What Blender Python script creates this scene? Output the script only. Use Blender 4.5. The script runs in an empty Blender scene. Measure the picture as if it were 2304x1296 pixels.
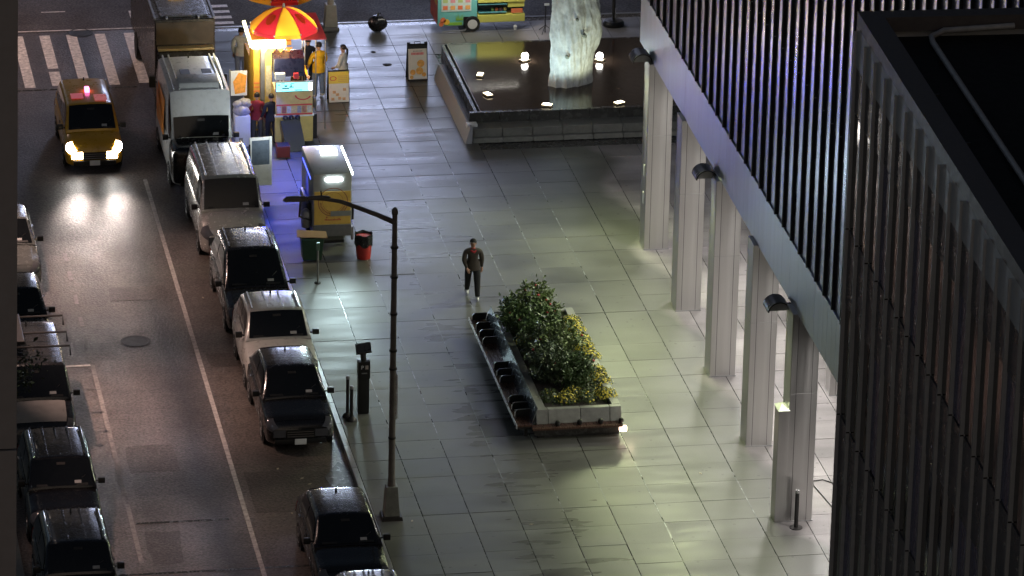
import bpy, bmesh, math, random
from math import sin, cos, pi, radians as rad
from mathutils import Vector, Matrix, noise
random.seed(11)
S = bpy.context.scene
C = S.collection

# ------------------------------------------------------------------ camera
CF = 11302.36; PITCH = 0.371191; YAW = 0.178567; ROLL = 0.021678
fw = Vector((sin(YAW)*cos(PITCH), cos(YAW)*cos(PITCH), -sin(PITCH)))
rt = Vector((cos(YAW), -sin(YAW), 0)); up = rt.cross(fw)
r2 = cos(ROLL)*rt + sin(ROLL)*up; u2 = -sin(ROLL)*rt + cos(ROLL)*up
cd = bpy.data.cameras.new('camera'); cam = bpy.data.objects.new('camera', cd); C.objects.link(cam)
cd.sensor_width = 36; cd.lens = 36*CF/2304; cd.clip_start = 1; cd.clip_end = 2000
mw = Matrix((r2, u2, -fw)).transposed().to_4x4(); mw.translation = (-17.656419, -115.61464, 52.390043)
cam.matrix_world = mw
S.camera = cam

# ------------------------------------------------------------------ night sky, moon, exposure
W = bpy.data.worlds.new('World'); S.world = W; W.use_nodes = True
nt = W.node_tree; nt.nodes.clear()
sk = nt.nodes.new('ShaderNodeTexSky'); sk.sky_type = 'NISHITA'; sk.sun_disc = False
sk.sun_elevation = rad(25); sk.sun_rotation = rad(180)
bg = nt.nodes.new('ShaderNodeBackground'); bg.inputs['Strength'].default_value = 0.017
wo = nt.nodes.new('ShaderNodeOutputWorld')
gl = nt.nodes.new('ShaderNodeVectorMath'); gl.operation = 'MULTIPLY'; gl.inputs[1].default_value = (1.04, .95, .88)   # city glow on low cloud
nt.links.new(sk.outputs[0], gl.inputs[0]); nt.links.new(gl.outputs[0], bg.inputs[0]); nt.links.new(bg.outputs[0], wo.inputs[0])
ml = bpy.data.lights.new('moon', 'SUN'); ml.energy = 0.02; ml.angle = rad(2); ml.color = (.8, .88, 1)
mo = bpy.data.objects.new('moon', ml); C.objects.link(mo); mo.rotation_euler = (rad(40), rad(-25), 0)
vs = S.view_settings
vs.view_transform = 'Standard'; vs.look = 'None'; vs.gamma = 1; vs.use_curve_mapping = False
vs.exposure = 0.18
S.cycles.sample_clamp_indirect = 8

# ------------------------------------------------------------------ helpers
def tag(o, label=None, cat=None, group=None, kind=None):
    if label: o['label'] = label
    if cat: o['category'] = cat
    if group: o['group'] = group
    if kind: o['kind'] = kind
    return o
def thing(name, label, cat, loc=(0, 0, 0), rz=0, group=None, rx=0):
    o = bpy.data.objects.new(name, None); C.objects.link(o); o.empty_display_size = .2
    o.location = loc; o.rotation_euler = (rx, 0, rz)
    return tag(o, label, cat, group)
def kids(o): return [c for c in C.objects if c.parent is o]
def copy_tree(o, parent=None):
    c = o.copy(); C.objects.link(c)
    if parent: c.parent = parent
    for k in kids(o): copy_tree(k, c)
    return c
class MB:
    def __init__(s): s.v = []; s.f = []; s.m = []
    def add(s, vs, fs, mi=0):
        n = len(s.v); s.v += [tuple(v) for v in vs]
        s.f += [tuple(i+n for i in f) for f in fs]; s.m += [mi]*len(fs); return s
    def box(s, x0, x1, y0, y1, z0, z1, mi=0, M=None):
        vs = [Vector((x, y, z)) for z in (z0, z1) for y in (y0, y1) for x in (x0, x1)]
        if M: vs = [M @ v for v in vs]
        return s.add(vs, [(0, 2, 3, 1), (4, 5, 7, 6), (0, 1, 5, 4), (2, 6, 7, 3), (0, 4, 6, 2), (1, 3, 7, 5)], mi)
    def frus(s, b, t, mi=0):
        # b, t = (x0,x1,y0,y1,z)
        vs = [(x, y, q[4]) for q in (b, t) for y in (q[2], q[3]) for x in (q[0], q[1])]
        return s.add(vs, [(0, 2, 3, 1), (4, 5, 7, 6), (0, 1, 5, 4), (2, 6, 7, 3), (0, 4, 6, 2), (1, 3, 7, 5)], mi)
    def prism(s, poly, a, b, axis='x', mi=0):
        def P(p, t): return {'x': (t, p[0], p[1]), 'y': (p[0], t, p[1]), 'z': (p[0], p[1], t)}[axis]
        n = len(poly); vs = [P(p, a) for p in poly] + [P(p, b) for p in poly]
        fs = [tuple(range(n-1, -1, -1)), tuple(range(n, 2*n))] + [(i, (i+1) % n, n+(i+1) % n, n+i) for i in range(n)]
        return s.add(vs, fs, mi)
    def tube(s, pts, r, n=8, mi=0, cap=True):
        pts = [Vector(p) for p in pts]; k = len(pts)
        rr = r if isinstance(r, (list, tuple)) else [r]*k
        d0 = (pts[1]-pts[0]).normalized(); ref = Vector((0, 0, 1)) if abs(d0.z) < .9 else Vector((1, 0, 0))
        vs = []
        for i, p in enumerate(pts):
            d = (pts[min(i+1, k-1)]-pts[max(i-1, 0)]).normalized()
            a = d.cross(ref).normalized(); b = a.cross(d); ref = b if abs(b.length-1) < .1 else ref
            vs += [p+rr[i]*(cos(2*pi*j/n)*a+sin(2*pi*j/n)*b) for j in range(n)]
        fs = [(i*n+j, i*n+(j+1) % n, (i+1)*n+(j+1) % n, (i+1)*n+j) for i in range(k-1) for j in range(n)]
        if cap: fs += [tuple(range(n-1, -1, -1)), tuple(range((k-1)*n, k*n))]
        return s.add(vs, fs, mi)
    def lathe(s, prof, c=(0, 0, 0), n=20, axis='z', mi=0):
        vs = []
        for r, h in prof:
            for j in range(n):
                a = 2*pi*j/n
                p = {'z': (r*cos(a), r*sin(a), h), 'x': (h, r*cos(a), r*sin(a)), 'y': (r*cos(a), h, r*sin(a))}[axis]
                vs.append((c[0]+p[0], c[1]+p[1], c[2]+p[2]))
        k = len(prof)
        fs = [(i*n+j, i*n+(j+1) % n, (i+1)*n+(j+1) % n, (i+1)*n+j) for i in range(k-1) for j in range(n)]
        fs += [tuple(range(n-1, -1, -1)), tuple(range((k-1)*n, k*n))]
        return s.add(vs, fs, mi)
    def grid(s, fn, nu, nv, mi=0, close=False):
        vs = [fn(i/nu, j/nv) for i in range(nu+1) for j in range(nv+1)]
        fs = [(i*(nv+1)+j, (i+1)*(nv+1)+j, (i+1)*(nv+1)+j+1, i*(nv+1)+j+1) for i in range(nu) for j in range(nv)]
        return s.add(vs, fs, mi)
    def build(s, name, mats, parent=None, smooth=None, bevel=0, fixn=True):
        me = bpy.data.meshes.new(name); me.from_pydata(s.v, [], s.f)
        for m in (mats if isinstance(mats, (list, tuple)) else [mats]): me.materials.append(m)
        me.polygons.foreach_set('material_index', s.m)
        if fixn or bevel:
            bm = bmesh.new(); bm.from_mesh(me)
            bmesh.ops.recalc_face_normals(bm, faces=bm.faces)
            if bevel:
                es = [e for e in bm.edges if len(e.link_faces) == 2 and e.calc_face_angle(0) > .5]
                bmesh.ops.bevel(bm, geom=es, offset=bevel, segments=2, affect='EDGES', profile=.6, clamp_overlap=True)
            bm.to_mesh(me); bm.free()
        if smooth:
            me.polygons.foreach_set('use_smooth', [True]*len(me.polygons)); me.set_sharp_from_angle(angle=rad(smooth))
        me.update()
        o = bpy.data.objects.new(name, me); C.objects.link(o)
        if parent: o.parent = parent
        return o
def inst(name, src, parent=None, loc=(0, 0, 0), rz=0):
    o = bpy.data.objects.new(name, src.data); C.objects.link(o); o.location = loc; o.rotation_euler = (0, 0, rz)
    if parent: o.parent = parent
    return o
def rot(rz=0, rx=0, ry=0, t=(0, 0, 0)):
    return Matrix.Translation(t) @ Matrix.Rotation(rz, 4, 'Z') @ Matrix.Rotation(ry, 4, 'Y') @ Matrix.Rotation(rx, 4, 'X')

# ------------------------------------------------------------------ materials
MC = {}
def mat(name, col=(.5, .5, .5), rough=.5, metal=0, var=.15, scale=6, bump=0, bscale=80, em=None, es=0, rvar=.1, world=False, stretch=(1, 1, 1), ior=1.45, coat=0, drops=0):
    if name in MC: return MC[name]
    m = bpy.data.materials.new(name); m.use_nodes = True; MC[name] = m
    t = m.node_tree; N = t.nodes; L = t.links; b = N['Principled BSDF']
    b.inputs['Roughness'].default_value = rough; b.inputs['Metallic'].default_value = metal
    b.inputs['IOR'].default_value = ior
    if coat: b.inputs['Coat Weight'].default_value = coat; b.inputs['Coat Roughness'].default_value = .08
    if world: co = N.new('ShaderNodeNewGeometry').outputs['Position']
    else: co = N.new('ShaderNodeTexCoord').outputs['Object']
    mp = N.new('ShaderNodeMapping'); mp.inputs['Scale'].default_value = stretch; L.new(co, mp.inputs[0])
    n = N.new('ShaderNodeTexNoise'); n.inputs['Scale'].default_value = scale; n.inputs['Detail'].default_value = 6; n.inputs['Roughness'].default_value = .65
    L.new(mp.outputs[0], n.inputs['Vector'])
    mr = N.new('ShaderNodeMapRange'); mr.inputs[1].default_value = .25; mr.inputs[2].default_value = .75
    mr.inputs[3].default_value = 1-var; mr.inputs[4].default_value = 1+var; L.new(n.outputs[0], mr.inputs[0])
    mx = N.new('ShaderNodeVectorMath'); mx.operation = 'SCALE'; mx.inputs[0].default_value = col[:3]; L.new(mr.outputs[0], mx.inputs['Scale'])
    L.new(mx.outputs[0], b.inputs['Base Color'])
    if rvar:
        rr = N.new('ShaderNodeMapRange'); rr.inputs[1].default_value = .3; rr.inputs[2].default_value = .7
        rr.inputs[3].default_value = max(.02, rough-rvar); rr.inputs[4].default_value = min(1, rough+rvar)
        L.new(n.outputs[0], rr.inputs[0]); L.new(rr.outputs[0], b.inputs['Roughness'])
    if bump or drops:
        bt = N.new('ShaderNodeBump'); bt.inputs['Strength'].default_value = bump or drops; bt.inputs['Distance'].default_value = .01
        if drops:
            bn = N.new('ShaderNodeTexVoronoi'); bn.inputs['Scale'].default_value = 26; bn.feature = 'SMOOTH_F1'
        else:
            bn = N.new('ShaderNodeTexNoise'); bn.inputs['Scale'].default_value = bscale; bn.inputs['Detail'].default_value = 3
        L.new(mp.outputs[0], bn.inputs['Vector']); L.new(bn.outputs[0], bt.inputs['Height']); L.new(bt.outputs[0], b.inputs['Normal'])
    if em:
        b.inputs['Emission Color'].default_value = (*em, 1); b.inputs['Emission Strength'].default_value = es
    return m
def math_(N, L, op, a, b=None, c=None):
    x = N.new('ShaderNodeMath'); x.operation = op
    for i, q in enumerate((a, b, c)):
        if q is None: continue
        if isinstance(q, (int, float)): x.inputs[i].default_value = q
        else: L.new(q, x.inputs[i])
    return x.outputs[0]
def paving(name, wet, paler, scallop_on=True, rlo=.13, rhi=.42):
    m = bpy.data.materials.new(name); m.use_nodes = True; MC[name] = m
    t = m.node_tree; N = t.nodes; L = t.links; b = N['Principled BSDF']
    g = N.new('ShaderNodeNewGeometry').outputs['Position']
    def noise(sc, st, det=5):
        mp = N.new('ShaderNodeMapping'); mp.inputs['Scale'].default_value = st; L.new(g, mp.inputs[0])
        n = N.new('ShaderNodeTexNoise'); n.inputs['Scale'].default_value = sc; n.inputs['Detail'].default_value = det; L.new(mp.outputs[0], n.inputs['Vector']); return n.outputs[0]
    def ramp(x, a, b_, c, d):
        r = N.new('ShaderNodeMapRange'); L.new(x, r.inputs[0])
        for i, q in enumerate((a, b_, c, d)): r.inputs[i+1].default_value = q
        return r.outputs[0]
    big = noise(.35, (1, 1, 1)); streak = noise(1.1, (.35, 2.0, 1), 4); fine = noise(30, (1, 1, 1), 4); blot = noise(.42, (.8, 1.0, 1), 2.5)
    oi = N.new('ShaderNodeObjectInfo').outputs['Random']
    sx = N.new('ShaderNodeSeparateXYZ'); L.new(g, sx.inputs[0])
    if scallop_on:
        # paler, drier stone under the overhang; scalloped edge paints where the lamplight changes
        ph = math_(N, L, 'MULTIPLY', math_(N, L, 'ADD', sx.outputs[1], .3), 2*pi/4.93)
        sc = math_(N, L, 'MULTIPLY', math_(N, L, 'COSINE', ph), .38)
        e = math_(N, L, 'ADD', math_(N, L, 'ADD', sx.outputs[0], sc), math_(N, L, 'MULTIPLY', math_(N, L, 'SUBTRACT', blot, .5), 1.6))
        d = ramp(e, 10.55, 11.0, 0, 1)
    else: d = ramp(big, 2, 3, 0, 1)
    mix = N.new('ShaderNodeMix'); mix.data_type = 'RGBA'; L.new(d, mix.inputs['Factor'])
    mix.inputs['A'].default_value = (*wet, 1); mix.inputs['B'].default_value = (*paler, 1)
    v = math_(N, L, 'MULTIPLY', math_(N, L, 'MULTIPLY', ramp(streak, .3, .7, .88, 1.1), ramp(big, .3, .7, .85, 1.15)), math_(N, L, 'MULTIPLY', ramp(oi, 0, 1, .86, 1.12), ramp(fine, .3, .7, .9, 1.1)))
    # dark blotches where water lies
    dk = ramp(blot, .46, .72, 1.05, .55)
    vo = N.new('ShaderNodeTexVoronoi'); vo.inputs['Scale'].default_value = 2.3; L.new(g, vo.inputs['Vector'])
    v2 = math_(N, L, 'MULTIPLY', math_(N, L, 'MULTIPLY', v, dk), ramp(vo.outputs['Distance'], .07, .11, .62, 1))
    sv = N.new('ShaderNodeVectorMath'); sv.operation = 'SCALE'; L.new(mix.outputs['Result'], sv.inputs[0]); L.new(v2, sv.inputs['Scale'])
    L.new(sv.outputs[0], b.inputs['Base Color'])
    rw = math_(N, L, 'ADD', math_(N, L, 'MULTIPLY', ramp(streak, .3, .72, rlo, rhi), ramp(blot, .42, .75, 1.05, .8)), ramp(oi, 0, 1, -.02, .03))
    rw = math_(N, L, 'ADD', rw, ramp(sx.outputs[0], 5, 8.5, 0, .16)); rw = math_(N, L, 'ADD', rw, ramp(sx.outputs[0], 1.0, 3.4, .26, 0))
    rmix = N.new('ShaderNodeMix'); L.new(d, rmix.inputs['Factor']); L.new(rw, rmix.inputs['A']); rmix.inputs['B'].default_value = .62
    L.new(rmix.outputs['Result'], b.inputs['Roughness'])
    b.inputs['IOR'].default_value = 1.5
    bt = N.new('ShaderNodeBump'); bt.inputs['Strength'].default_value = .12; bt.inputs['Distance'].default_value = .01
    L.new(math_(N, L, 'ADD', math_(N, L, 'MULTIPLY', fine, .4), streak), bt.inputs['Height']); L.new(bt.outputs[0], b.inputs['Normal'])
    return m
pave = paving('wet_paving', (.105, .105, .096), (.27, .25, .245), rlo=.23, rhi=.40)
def asphalt(name, col, lo, hi, tracks=()):
    m = bpy.data.materials.new(name); m.use_nodes = True; MC[name] = m
    t = m.node_tree; N = t.nodes; L = t.links; b = N['Principled BSDF']
    g = N.new('ShaderNodeNewGeometry').outputs['Position']
    def noise_(sc, st, det=4):
        mp = N.new('ShaderNodeMapping'); mp.inputs['Scale'].default_value = st; L.new(g, mp.inputs[0])
        n = N.new('ShaderNodeTexNoise'); n.inputs['Scale'].default_value = sc; n.inputs['Detail'].default_value = det; L.new(mp.outputs[0], n.inputs['Vector']); return n.outputs[0]
    def ramp(x, a, b_, c, d):
        q = N.new('ShaderNodeMapRange'); L.new(x, q.inputs[0])
        for i_, w in enumerate((a, b_, c, d)): q.inputs[i_+1].default_value = w
        return q.outputs[0]
    big = noise_(.5, (1, .5, 1), 5); cross = noise_(1.2, (.25, 1.6, 1), 4); grit = noise_(15, (1, 1, 1), 5); grain = noise_(55, (1, 1, 1), 2); wob = noise_(.35, (1, .4, 1), 3)
    sx = N.new('ShaderNodeSeparateXYZ'); L.new(g, sx.inputs[0])
    v = math_(N, L, 'MULTIPLY', math_(N, L, 'MULTIPLY', ramp(big, .3, .7, .7, 1.25), ramp(cross, .3, .7, .82, 1.15)), math_(N, L, 'MULTIPLY', ramp(grit, .3, .7, .45, 1.55), ramp(grain, .35, .65, .75, 1.25)))
    xw = math_(N, L, 'ADD', sx.outputs[0], math_(N, L, 'MULTIPLY', math_(N, L, 'SUBTRACT', wob, .5), .9))
    for x0, w, k in tracks:   # polished, darker wheel paths; a darker band along the parking lane
        d = math_(N, L, 'ABSOLUTE', math_(N, L, 'SUBTRACT', xw, x0))
        v = math_(N, L, 'MULTIPLY', v, ramp(d, 0, w, k, 1))
    sv = N.new('ShaderNodeVectorMath'); sv.operation = 'SCALE'; sv.inputs[0].default_value = col; L.new(v, sv.inputs['Scale']); L.new(sv.outputs[0], b.inputs['Base Color'])
    L.new(ramp(math_(N, L, 'ADD', big, math_(N, L, 'MULTIPLY', grit, .5)), .55, 1.0, hi, lo), b.inputs['Roughness'])
    bt = N.new('ShaderNodeBump'); bt.inputs['Strength'].default_value = .8; bt.inputs['Distance'].default_value = .02
    L.new(math_(N, L, 'ADD', grit, math_(N, L, 'MULTIPLY', grain, .4)), bt.inputs['Height']); L.new(bt.outputs[0], b.inputs['Normal'])
    return m
asph = asphalt('wet_asphalt', (.094, .076, .067), .30, .54, ((-4.05, .85, .30), (-5.6, .4, .8), (-1.4, 1.3, .6)))
asph2 = asphalt('cross_asphalt', (.080, .064, .055), .62, .9)
paint = mat('road_paint', (.78, .72, .67), .5, var=.6, scale=7, bump=.3, bscale=60, world=True)
worn = mat('worn_paint', (.20, .18, .17), .55, var=.7, scale=9, bump=.4, bscale=50, world=True)
joint = mat('joint_seal', (.04, .04, .038), .25, var=.3, world=True)
seal_glint = mat('joint_seal_glint', (.25, .26, .27), .25, var=.35, scale=3, world=True)  # pale grey stands in for the shine on wet joints
granite = mat('kerb_granite', (.20, .20, .20), .35, var=.25, scale=14, bump=.2, bscale=70, world=True)
stone = mat('grey_stone', (.16, .16, .145), .4, var=.3, scale=5, bump=.15, bscale=50, world=True)
stonel = mat('pale_stone', (.19, .19, .17), .4, var=.25, scale=5, bump=.15, bscale=50, world=True)
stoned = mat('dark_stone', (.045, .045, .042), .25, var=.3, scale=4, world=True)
steel = mat('brushed_steel', (.53, .52, .51), .33, 1, var=.13, scale=2.5, stretch=(1.5, 1.5, .05), rvar=.1, bump=.06, bscale=20)
fascia_m = mat('fascia_metal', (.64, .67, .74), .42, 1, var=.10, scale=2.2, stretch=(1, 1.6, .06), rvar=.09, world=True)
finm = mat('fin_metal', (.52, .52, .64), .32, 1, var=.10, scale=3, stretch=(1, 1, .1), rvar=.08, bump=.10, bscale=2.5, world=True)
findk = mat('dark_fin_metal', (.42, .42, .42), .5, 0, var=.12, scale=3, rvar=.1)
glassd = mat('dark_glass', (.006, .007, .008), .06, var=.2, rvar=.03)
glassw = mat('facade_glass', (.008, .009, .010), .09, var=.3, rvar=.04, world=True)
spand = mat('spandrel_glass', (.06, .06, .068), .3, var=.25, scale=2, world=True)
black = mat('black_plastic', (.012, .012, .012), .4, var=.3)
rubber = mat('tyre_rubber', (.015, .015, .015), .7, var=.3)
chrome = mat('chrome', (.7, .7, .72), .15, 1, var=.1, rvar=.05)
alu = mat('wheel_alloy', (.45, .45, .46), .3, .9, var=.15)
darkm = mat('dark_metal', (.03, .028, .027), .45, .4, var=.3, bump=.1, bscale=40)
greym = mat('grey_metal', (.25, .25, .25), .4, .5, var=.2)
plate = mat('plate_white', (.7, .7, .68), .4, var=.08)
headg = mat('headlamp_glass', (.10, .10, .11), .08, .3, var=.2)
taill = mat('red_lens', (.35, .02, .02), .2, var=.2)
white = mat('white_paint', (.72, .73, .72), .3, var=.08)
wood = mat('wet_dark_wood', (.055, .028, .02), .3, var=.4, scale=12, stretch=(3, .3, 1), rvar=.12, world=True)
soil = mat('soil', (.02, .015, .012), .8, var=.4, bump=.6, bscale=30)
yellow = mat('yellow_panel', (.75, .45, .06), .45, var=.08)
red_m = mat('red_panel', (.60, .05, .07), .45, var=.1)
trashb = mat('black_bag', (.012, .012, .013), .28, var=.4, scale=10, bump=.6, bscale=14)
greyb = mat('grey_bag', (.30, .30, .34), .35, var=.4, scale=8, bump=.6, bscale=14)
def emi(name, col, s): return mat(name, (.8, .8, .8), .4, em=col, es=s, var=.05)
def flat(name, col, rough=.45, var=.06, **k): return mat(name, col, rough, var=var, **k)

def lamp(name, kind, loc, energy, col, aim=None, size=.3, spot=90, blend=.5, sy=None, parent=None):
    l = bpy.data.lights.new(name, kind); l.energy = energy; l.color = col
    if kind == 'SPOT': l.spot_size = rad(spot); l.spot_blend = blend; l.shadow_soft_size = size
    elif kind == 'AREA':
        l.size = size
        if sy: l.shape = 'RECTANGLE'; l.size_y = sy
    else: l.shadow_soft_size = size
    o = bpy.data.objects.new(name, l); C.objects.link(o); o.location = loc
    if aim is not None:
        d = Vector(aim)-Vector(loc); o.rotation_euler = d.to_track_quat('-Z', 'Y').to_euler()
    return o
def text_mesh(s, name, size, mtl, parent, M, depth=.004):
    cu = bpy.data.curves.new(name, 'FONT'); cu.body = s; cu.size = size; cu.align_x = 'CENTER'; cu.align_y = 'CENTER'; cu.extrude = depth
    o = bpy.data.objects.new(name, cu); C.objects.link(o)
    me = bpy.data.meshes.new_from_object(o.evaluated_get(bpy.context.evaluated_depsgraph_get()))
    bpy.data.objects.remove(o); bpy.data.curves.remove(cu)
    me.transform(M); me.materials.clear(); me.materials.append(mtl)
    o = bpy.data.objects.new(name, me); C.objects.link(o); o.parent = parent
    return o

# ================================================================== SETTING
tag(MB().box(-150, 150, -150, 200, -.6, -.32).build('ground', asph2), kind='structure')
def sheet(name, x0, x1, y0, y1, z, m, n=1):
    o = MB().grid(lambda a, b: (x0+(x1-x0)*a, y0+(y1-y0)*b, z), n, n).build(name, m, fixn=False)
    return tag(o, kind='structure')
street = sheet('street', -9.2, -.16, -70, 41.9, -.15, asph)
avenue = sheet('avenue', -80, 80, 41.9, 66, -.149, asph2)
tag(MB().box(-40, -9.2, -70, 41.3, -.32, 0).build('far_pavement', stone), kind='structure')
# painted markings
worn2 = mat('worn_line_paint', (.36, .33, .31), .5, var=.65, scale=8, bump=.4, bscale=50, world=True)
def mark(x0, x1, y0, y1, z=-.145, parent=street, m=None):
    return MB().box(x0, x1, y0, y1, z-.003, z).build('road_marking', m or paint, parent)
mark(-3.29, -3.17, -6, 27.5, m=worn2)
for y0, y1 in ((-.5, 3.2), (3.9, 12.8)): mark(-6.26, -6.14, y0, y1, m=worn)
for y0 in (14.1, 15.7, 17.4, 19.3, 20.8): mark(-6.27, -6.15, y0, y0+.75, m=worn)
mark(-7.3, -6.26, 12.75, 12.86)
for xc, y0 in ((-5.98, 36.4), (-5.1, 36.5), (-4.22, 36.5), (-3.28, 36.4), (-2.32, 36.5)):
    if xc == -5.1: mark(xc-.17, xc+.17, 38.2, 41.6); mark(xc-.17, xc+.17, 36.5, 37.9)
    else: mark(xc-.17, xc+.17, y0, 41.6)
mark(-6.8, -6.45, 36, 41.6)
for y in (42.15, 42.75, 43.35, 43.95): mark(.2, 1.25, y, y+.26, -.14, avenue)
mark(-2.1, -1.55, 42.5, 43.9, -.14, avenue); mark(-6.2, -1.6, 42.02, 42.11, -.14, avenue); mark(-5, -4.2, 44, 44.08, -.14, avenue)
patch = asphalt('asphalt_patch', (.060, .047, .041), .38, .6)
for x0, x1, y0, y1 in ((-5.9, -4.6, 5.2, 7.0), (-2.9, -1.2, 2.2, 4.9), (-5.2, -3.6, 17.6, 18.6), (-3.0, -.5, 12.2, 13.2), (-5.95, -5.1, -.6, 1.4)):
    q = lambda: random.uniform(-.07, .07)
    MB().prism([(x0+q(), y0+q()), ((x0+x1)/2, y0+q()), (x1+q(), y0+q()), (x1+q(), (y0+y1)/2), (x1+q(), y1+q()), ((x0+x1)/2, y1+q()), (x0+q(), y1+q()), (x0+q(), (y0+y1)/2)], -.15, -.1465, 'z').build('asphalt_patch', patch, street)
# seams and patches in the asphalt
for y, x0, x1 in ((-1.22, -9, -.2), (36.1, -9, -2.6), (1.9, -6.1, -3.7)):
    MB().box(x0, x1, y, y+.1, -.15, -.146).build('asphalt_seam', joint, street)
mh = MB().lathe([(.42, -.149), (.42, -.143), (.36, -.143), (.35, -.147), (0.01, -.147)], (-4.84, 14.45, 0), 24).build('manhole_cover', darkm, street)
mh2 = MB().lathe([(.42, -.149), (.42, -.143), (.36, -.143), (.35, -.147), (0.01, -.147)], (-3.9, 41.75, .004), 24).build('manhole_cover', darkm, street)
# puddle in the gutter
pud = mat('puddle_water', (.10, .10, .10), .22, var=.4, bump=1, bscale=7, world=True)
MB().prism([(-.85, 1.9), (-.2, 1.2), (-.17, 4.6), (-.4, 5.3), (-.9, 4.3), (-.75, 3.2)], -.149, -.142, 'z').build('puddle', pud, street)

# plaza: bed, kerb stones, slabs
plaza = tag(MB().box(-.0, 26, -60, 41.35, -.32, -.018).build('plaza', joint), kind='structure')
kb = MB().box(-.16, -.004, .006, 1.494, -.32, .006).build('kerb_stone', granite, plaza, bevel=.015); kb.location = (0, -4.5, 0)
for i in range(1, 31): inst('kerb_stone', kb, plaza, (0, -4.5+1.5*i, random.uniform(-.004, .004)))
kb2 = MB().box(.006, 1.494, 41.352, 41.50, -.32, .004).build('kerb_stone', granite, plaza, bevel=.015)
for i in range(1, 14): inst('kerb_stone', kb2, plaza, (1.5*i, 0, random.uniform(-.003, .003)))
SA = MB().box(-.599, .599, -.605, .605, -.03, 0).build('paving_slab', pave, plaza, bevel=.003)
SB = MB().box(-.599, .599, -.512, .512, -.03, 0).build('paving_slab', pave, plaza, bevel=.003)
cells = []
for i in range(16):
    for j in range(-5, 20): cells.append((1.22*(i+.5), 1.22*(j+.5), 0, i))
    for j in range(16): cells.append((1.22*(i+.5), 24.4+1.036*(j+.5), 1, i))
cells = [c for c in cells if not (c[0] > 6.9 and 29 < c[1] < 37.6)]
vis = lambda c: (c[0] < 11.6+max(0, c[1])*.05) and c[1] > -3.8
cells.sort(key=lambda c: (not vis(c), c[1]))
first = [True, True]; far = MB()
for k, (x, y, t, i) in enumerate(cells):
    z = random.uniform(-.004, .003); a = (random.uniform(-.0018, .0018), random.uniform(-.0018, .0018))
    if t == 0 and round(y/1.22-.5) % 4 == 3: y -= .007
    if k < 300:
        src = (SA, SB)[t]
        if first[t]: o = src; first[t] = False
        else: o = inst('paving_slab', src, plaza)
        o.location = (x, y, z); o.rotation_euler = (a[0], a[1], 0)
    else:
        h = .6 if t == 0 else .505
        far.box(x-.6, x+.6, y-h, y+h, z-.03, z)
tag(far.build('distant_slabs', pave, plaza), kind='stuff')
for i, segs in ((2, ((6, 21),)), (3, ((3, 12), (12.6, 24))), (4, ((1, 4.2), (12, 29))), (5, ((1.5, 3), (9, 24), (25, 27))), (6, ((-1, 4), (14, 24))), (7, ((16, 26),)), (8, ((0, 3),)), (1, ((6, 12),))):  # sealant strips only where joints glint, the shine put into their colour
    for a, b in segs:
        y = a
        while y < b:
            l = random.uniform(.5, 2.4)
            MB().box(1.22*i-.011, 1.22*i+.011, y, min(b, y+l), -.02, .0015).build('glint_sealant', seal_glint, plaza)
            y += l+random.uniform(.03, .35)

# ------------------------------------------------------------------ tower on columns (right)
tower = thing('office_tower', 'office tower raised on steel columns with pale metal band and vertical fins', 'building', (10.53, 0, 0), -.011)
MB().box(.16, 16, -62, 21.55, 5.9, 34).build('wall', black, tower)
soff = MB().box(.1, 16, -62, 21.5, 5.74, 5.88).build('soffit', mat('soffit_panel', (.45, .45, .45), .6, var=.06), tower)
fp = MB().box(0, .11, -.237, .237, 5.72, 7.3).build('fascia_panel', fascia_m, tower, bevel=.004)
fp.location = (0, 21.3, 0)
for i in range(1, 60): inst('fascia_panel', fp, tower, (random.uniform(0, .003), 21.3-.4825*i, 0))
MB().box(.0, 16, 21.54, 21.62, 5.72, 34).build('end_panel', fascia_m, tower)
gp = MB().box(.06, .15, -.46, .46, 7.304, 30).build('glass_panel', finm, tower)
fn = MB().box(-.028, .06, -.03, .03, 7.30, 30).build('fin', mat('fin_shade', (.02, .02, .02), .4, .3, var=.2), tower)  # near-black colour carries the shade of the fins' unlit faces
fn.location = (0, 21.1, 0); gp.location = (0, 21.1-.4825, 0)
fl = MB().box(-.004, .05, -.034, .034, 11.8, 11.83).build('floor_joint', greym, tower); fl.location = (0, 21.1, 0)
for i in range(1, 48):
    y = 21.1-.965*i
    inst('fin', fn, tower, (0, y, 0)); g = inst('glass_panel', gp, tower, (random.uniform(-.004, .004), y-.4825, 0), random.uniform(-.004, .004))
    inst('floor_joint', fl, tower, (0, y, 0))
LOB = mat('lobby_wall', (.30, .30, .29), .4, var=.1)
MB().box(9, 9.3, -40, 21, -.01, 5.73).build('lobby_wall', LOB, tower)
def column(name, loc, w, d, label, grp):
    t = thing(name, label, 'column', loc, -.011, grp)
    MB().box(0, w, 0, d, 0, 5.74).build('shaft', steel, t, bevel=.012)
    for a in (.16, w-.16): MB().box(a-.005, a+.005, -.004, .02, .03, 5.7).build('seam', darkm, t)
    MB().box(-.004, w+.004, -.006, d+.004, 3.55, 3.556).build('panel_joint', greym, t)
    MB().box(-.02, w+.02, -.02, d+.02, 0, .02).build('base_plate', greym, t)
    return t
cl = ['farthest steel column, with two small pale plates on its left face', 'second farthest steel column along the plaza edge', 'middle steel column of the five, under the middle hooded floodlight', 'steel column carrying a blue reflected glow', 'nearest steel column, behind the steel pylon and black bollard']
for i in range(5):
    y = 19.42-4.94*i
    c = column('steel_column', (10.47+.011*y-.12+.06, y, 0), .72, .75, cl[i], 'steel columns under the tower')
    if i == 0:
        for z in (2.2, 1.35): MB().box(-.012, 0, .25, .42, z, z+.35).build('notice_plate', plate, c)
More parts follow.
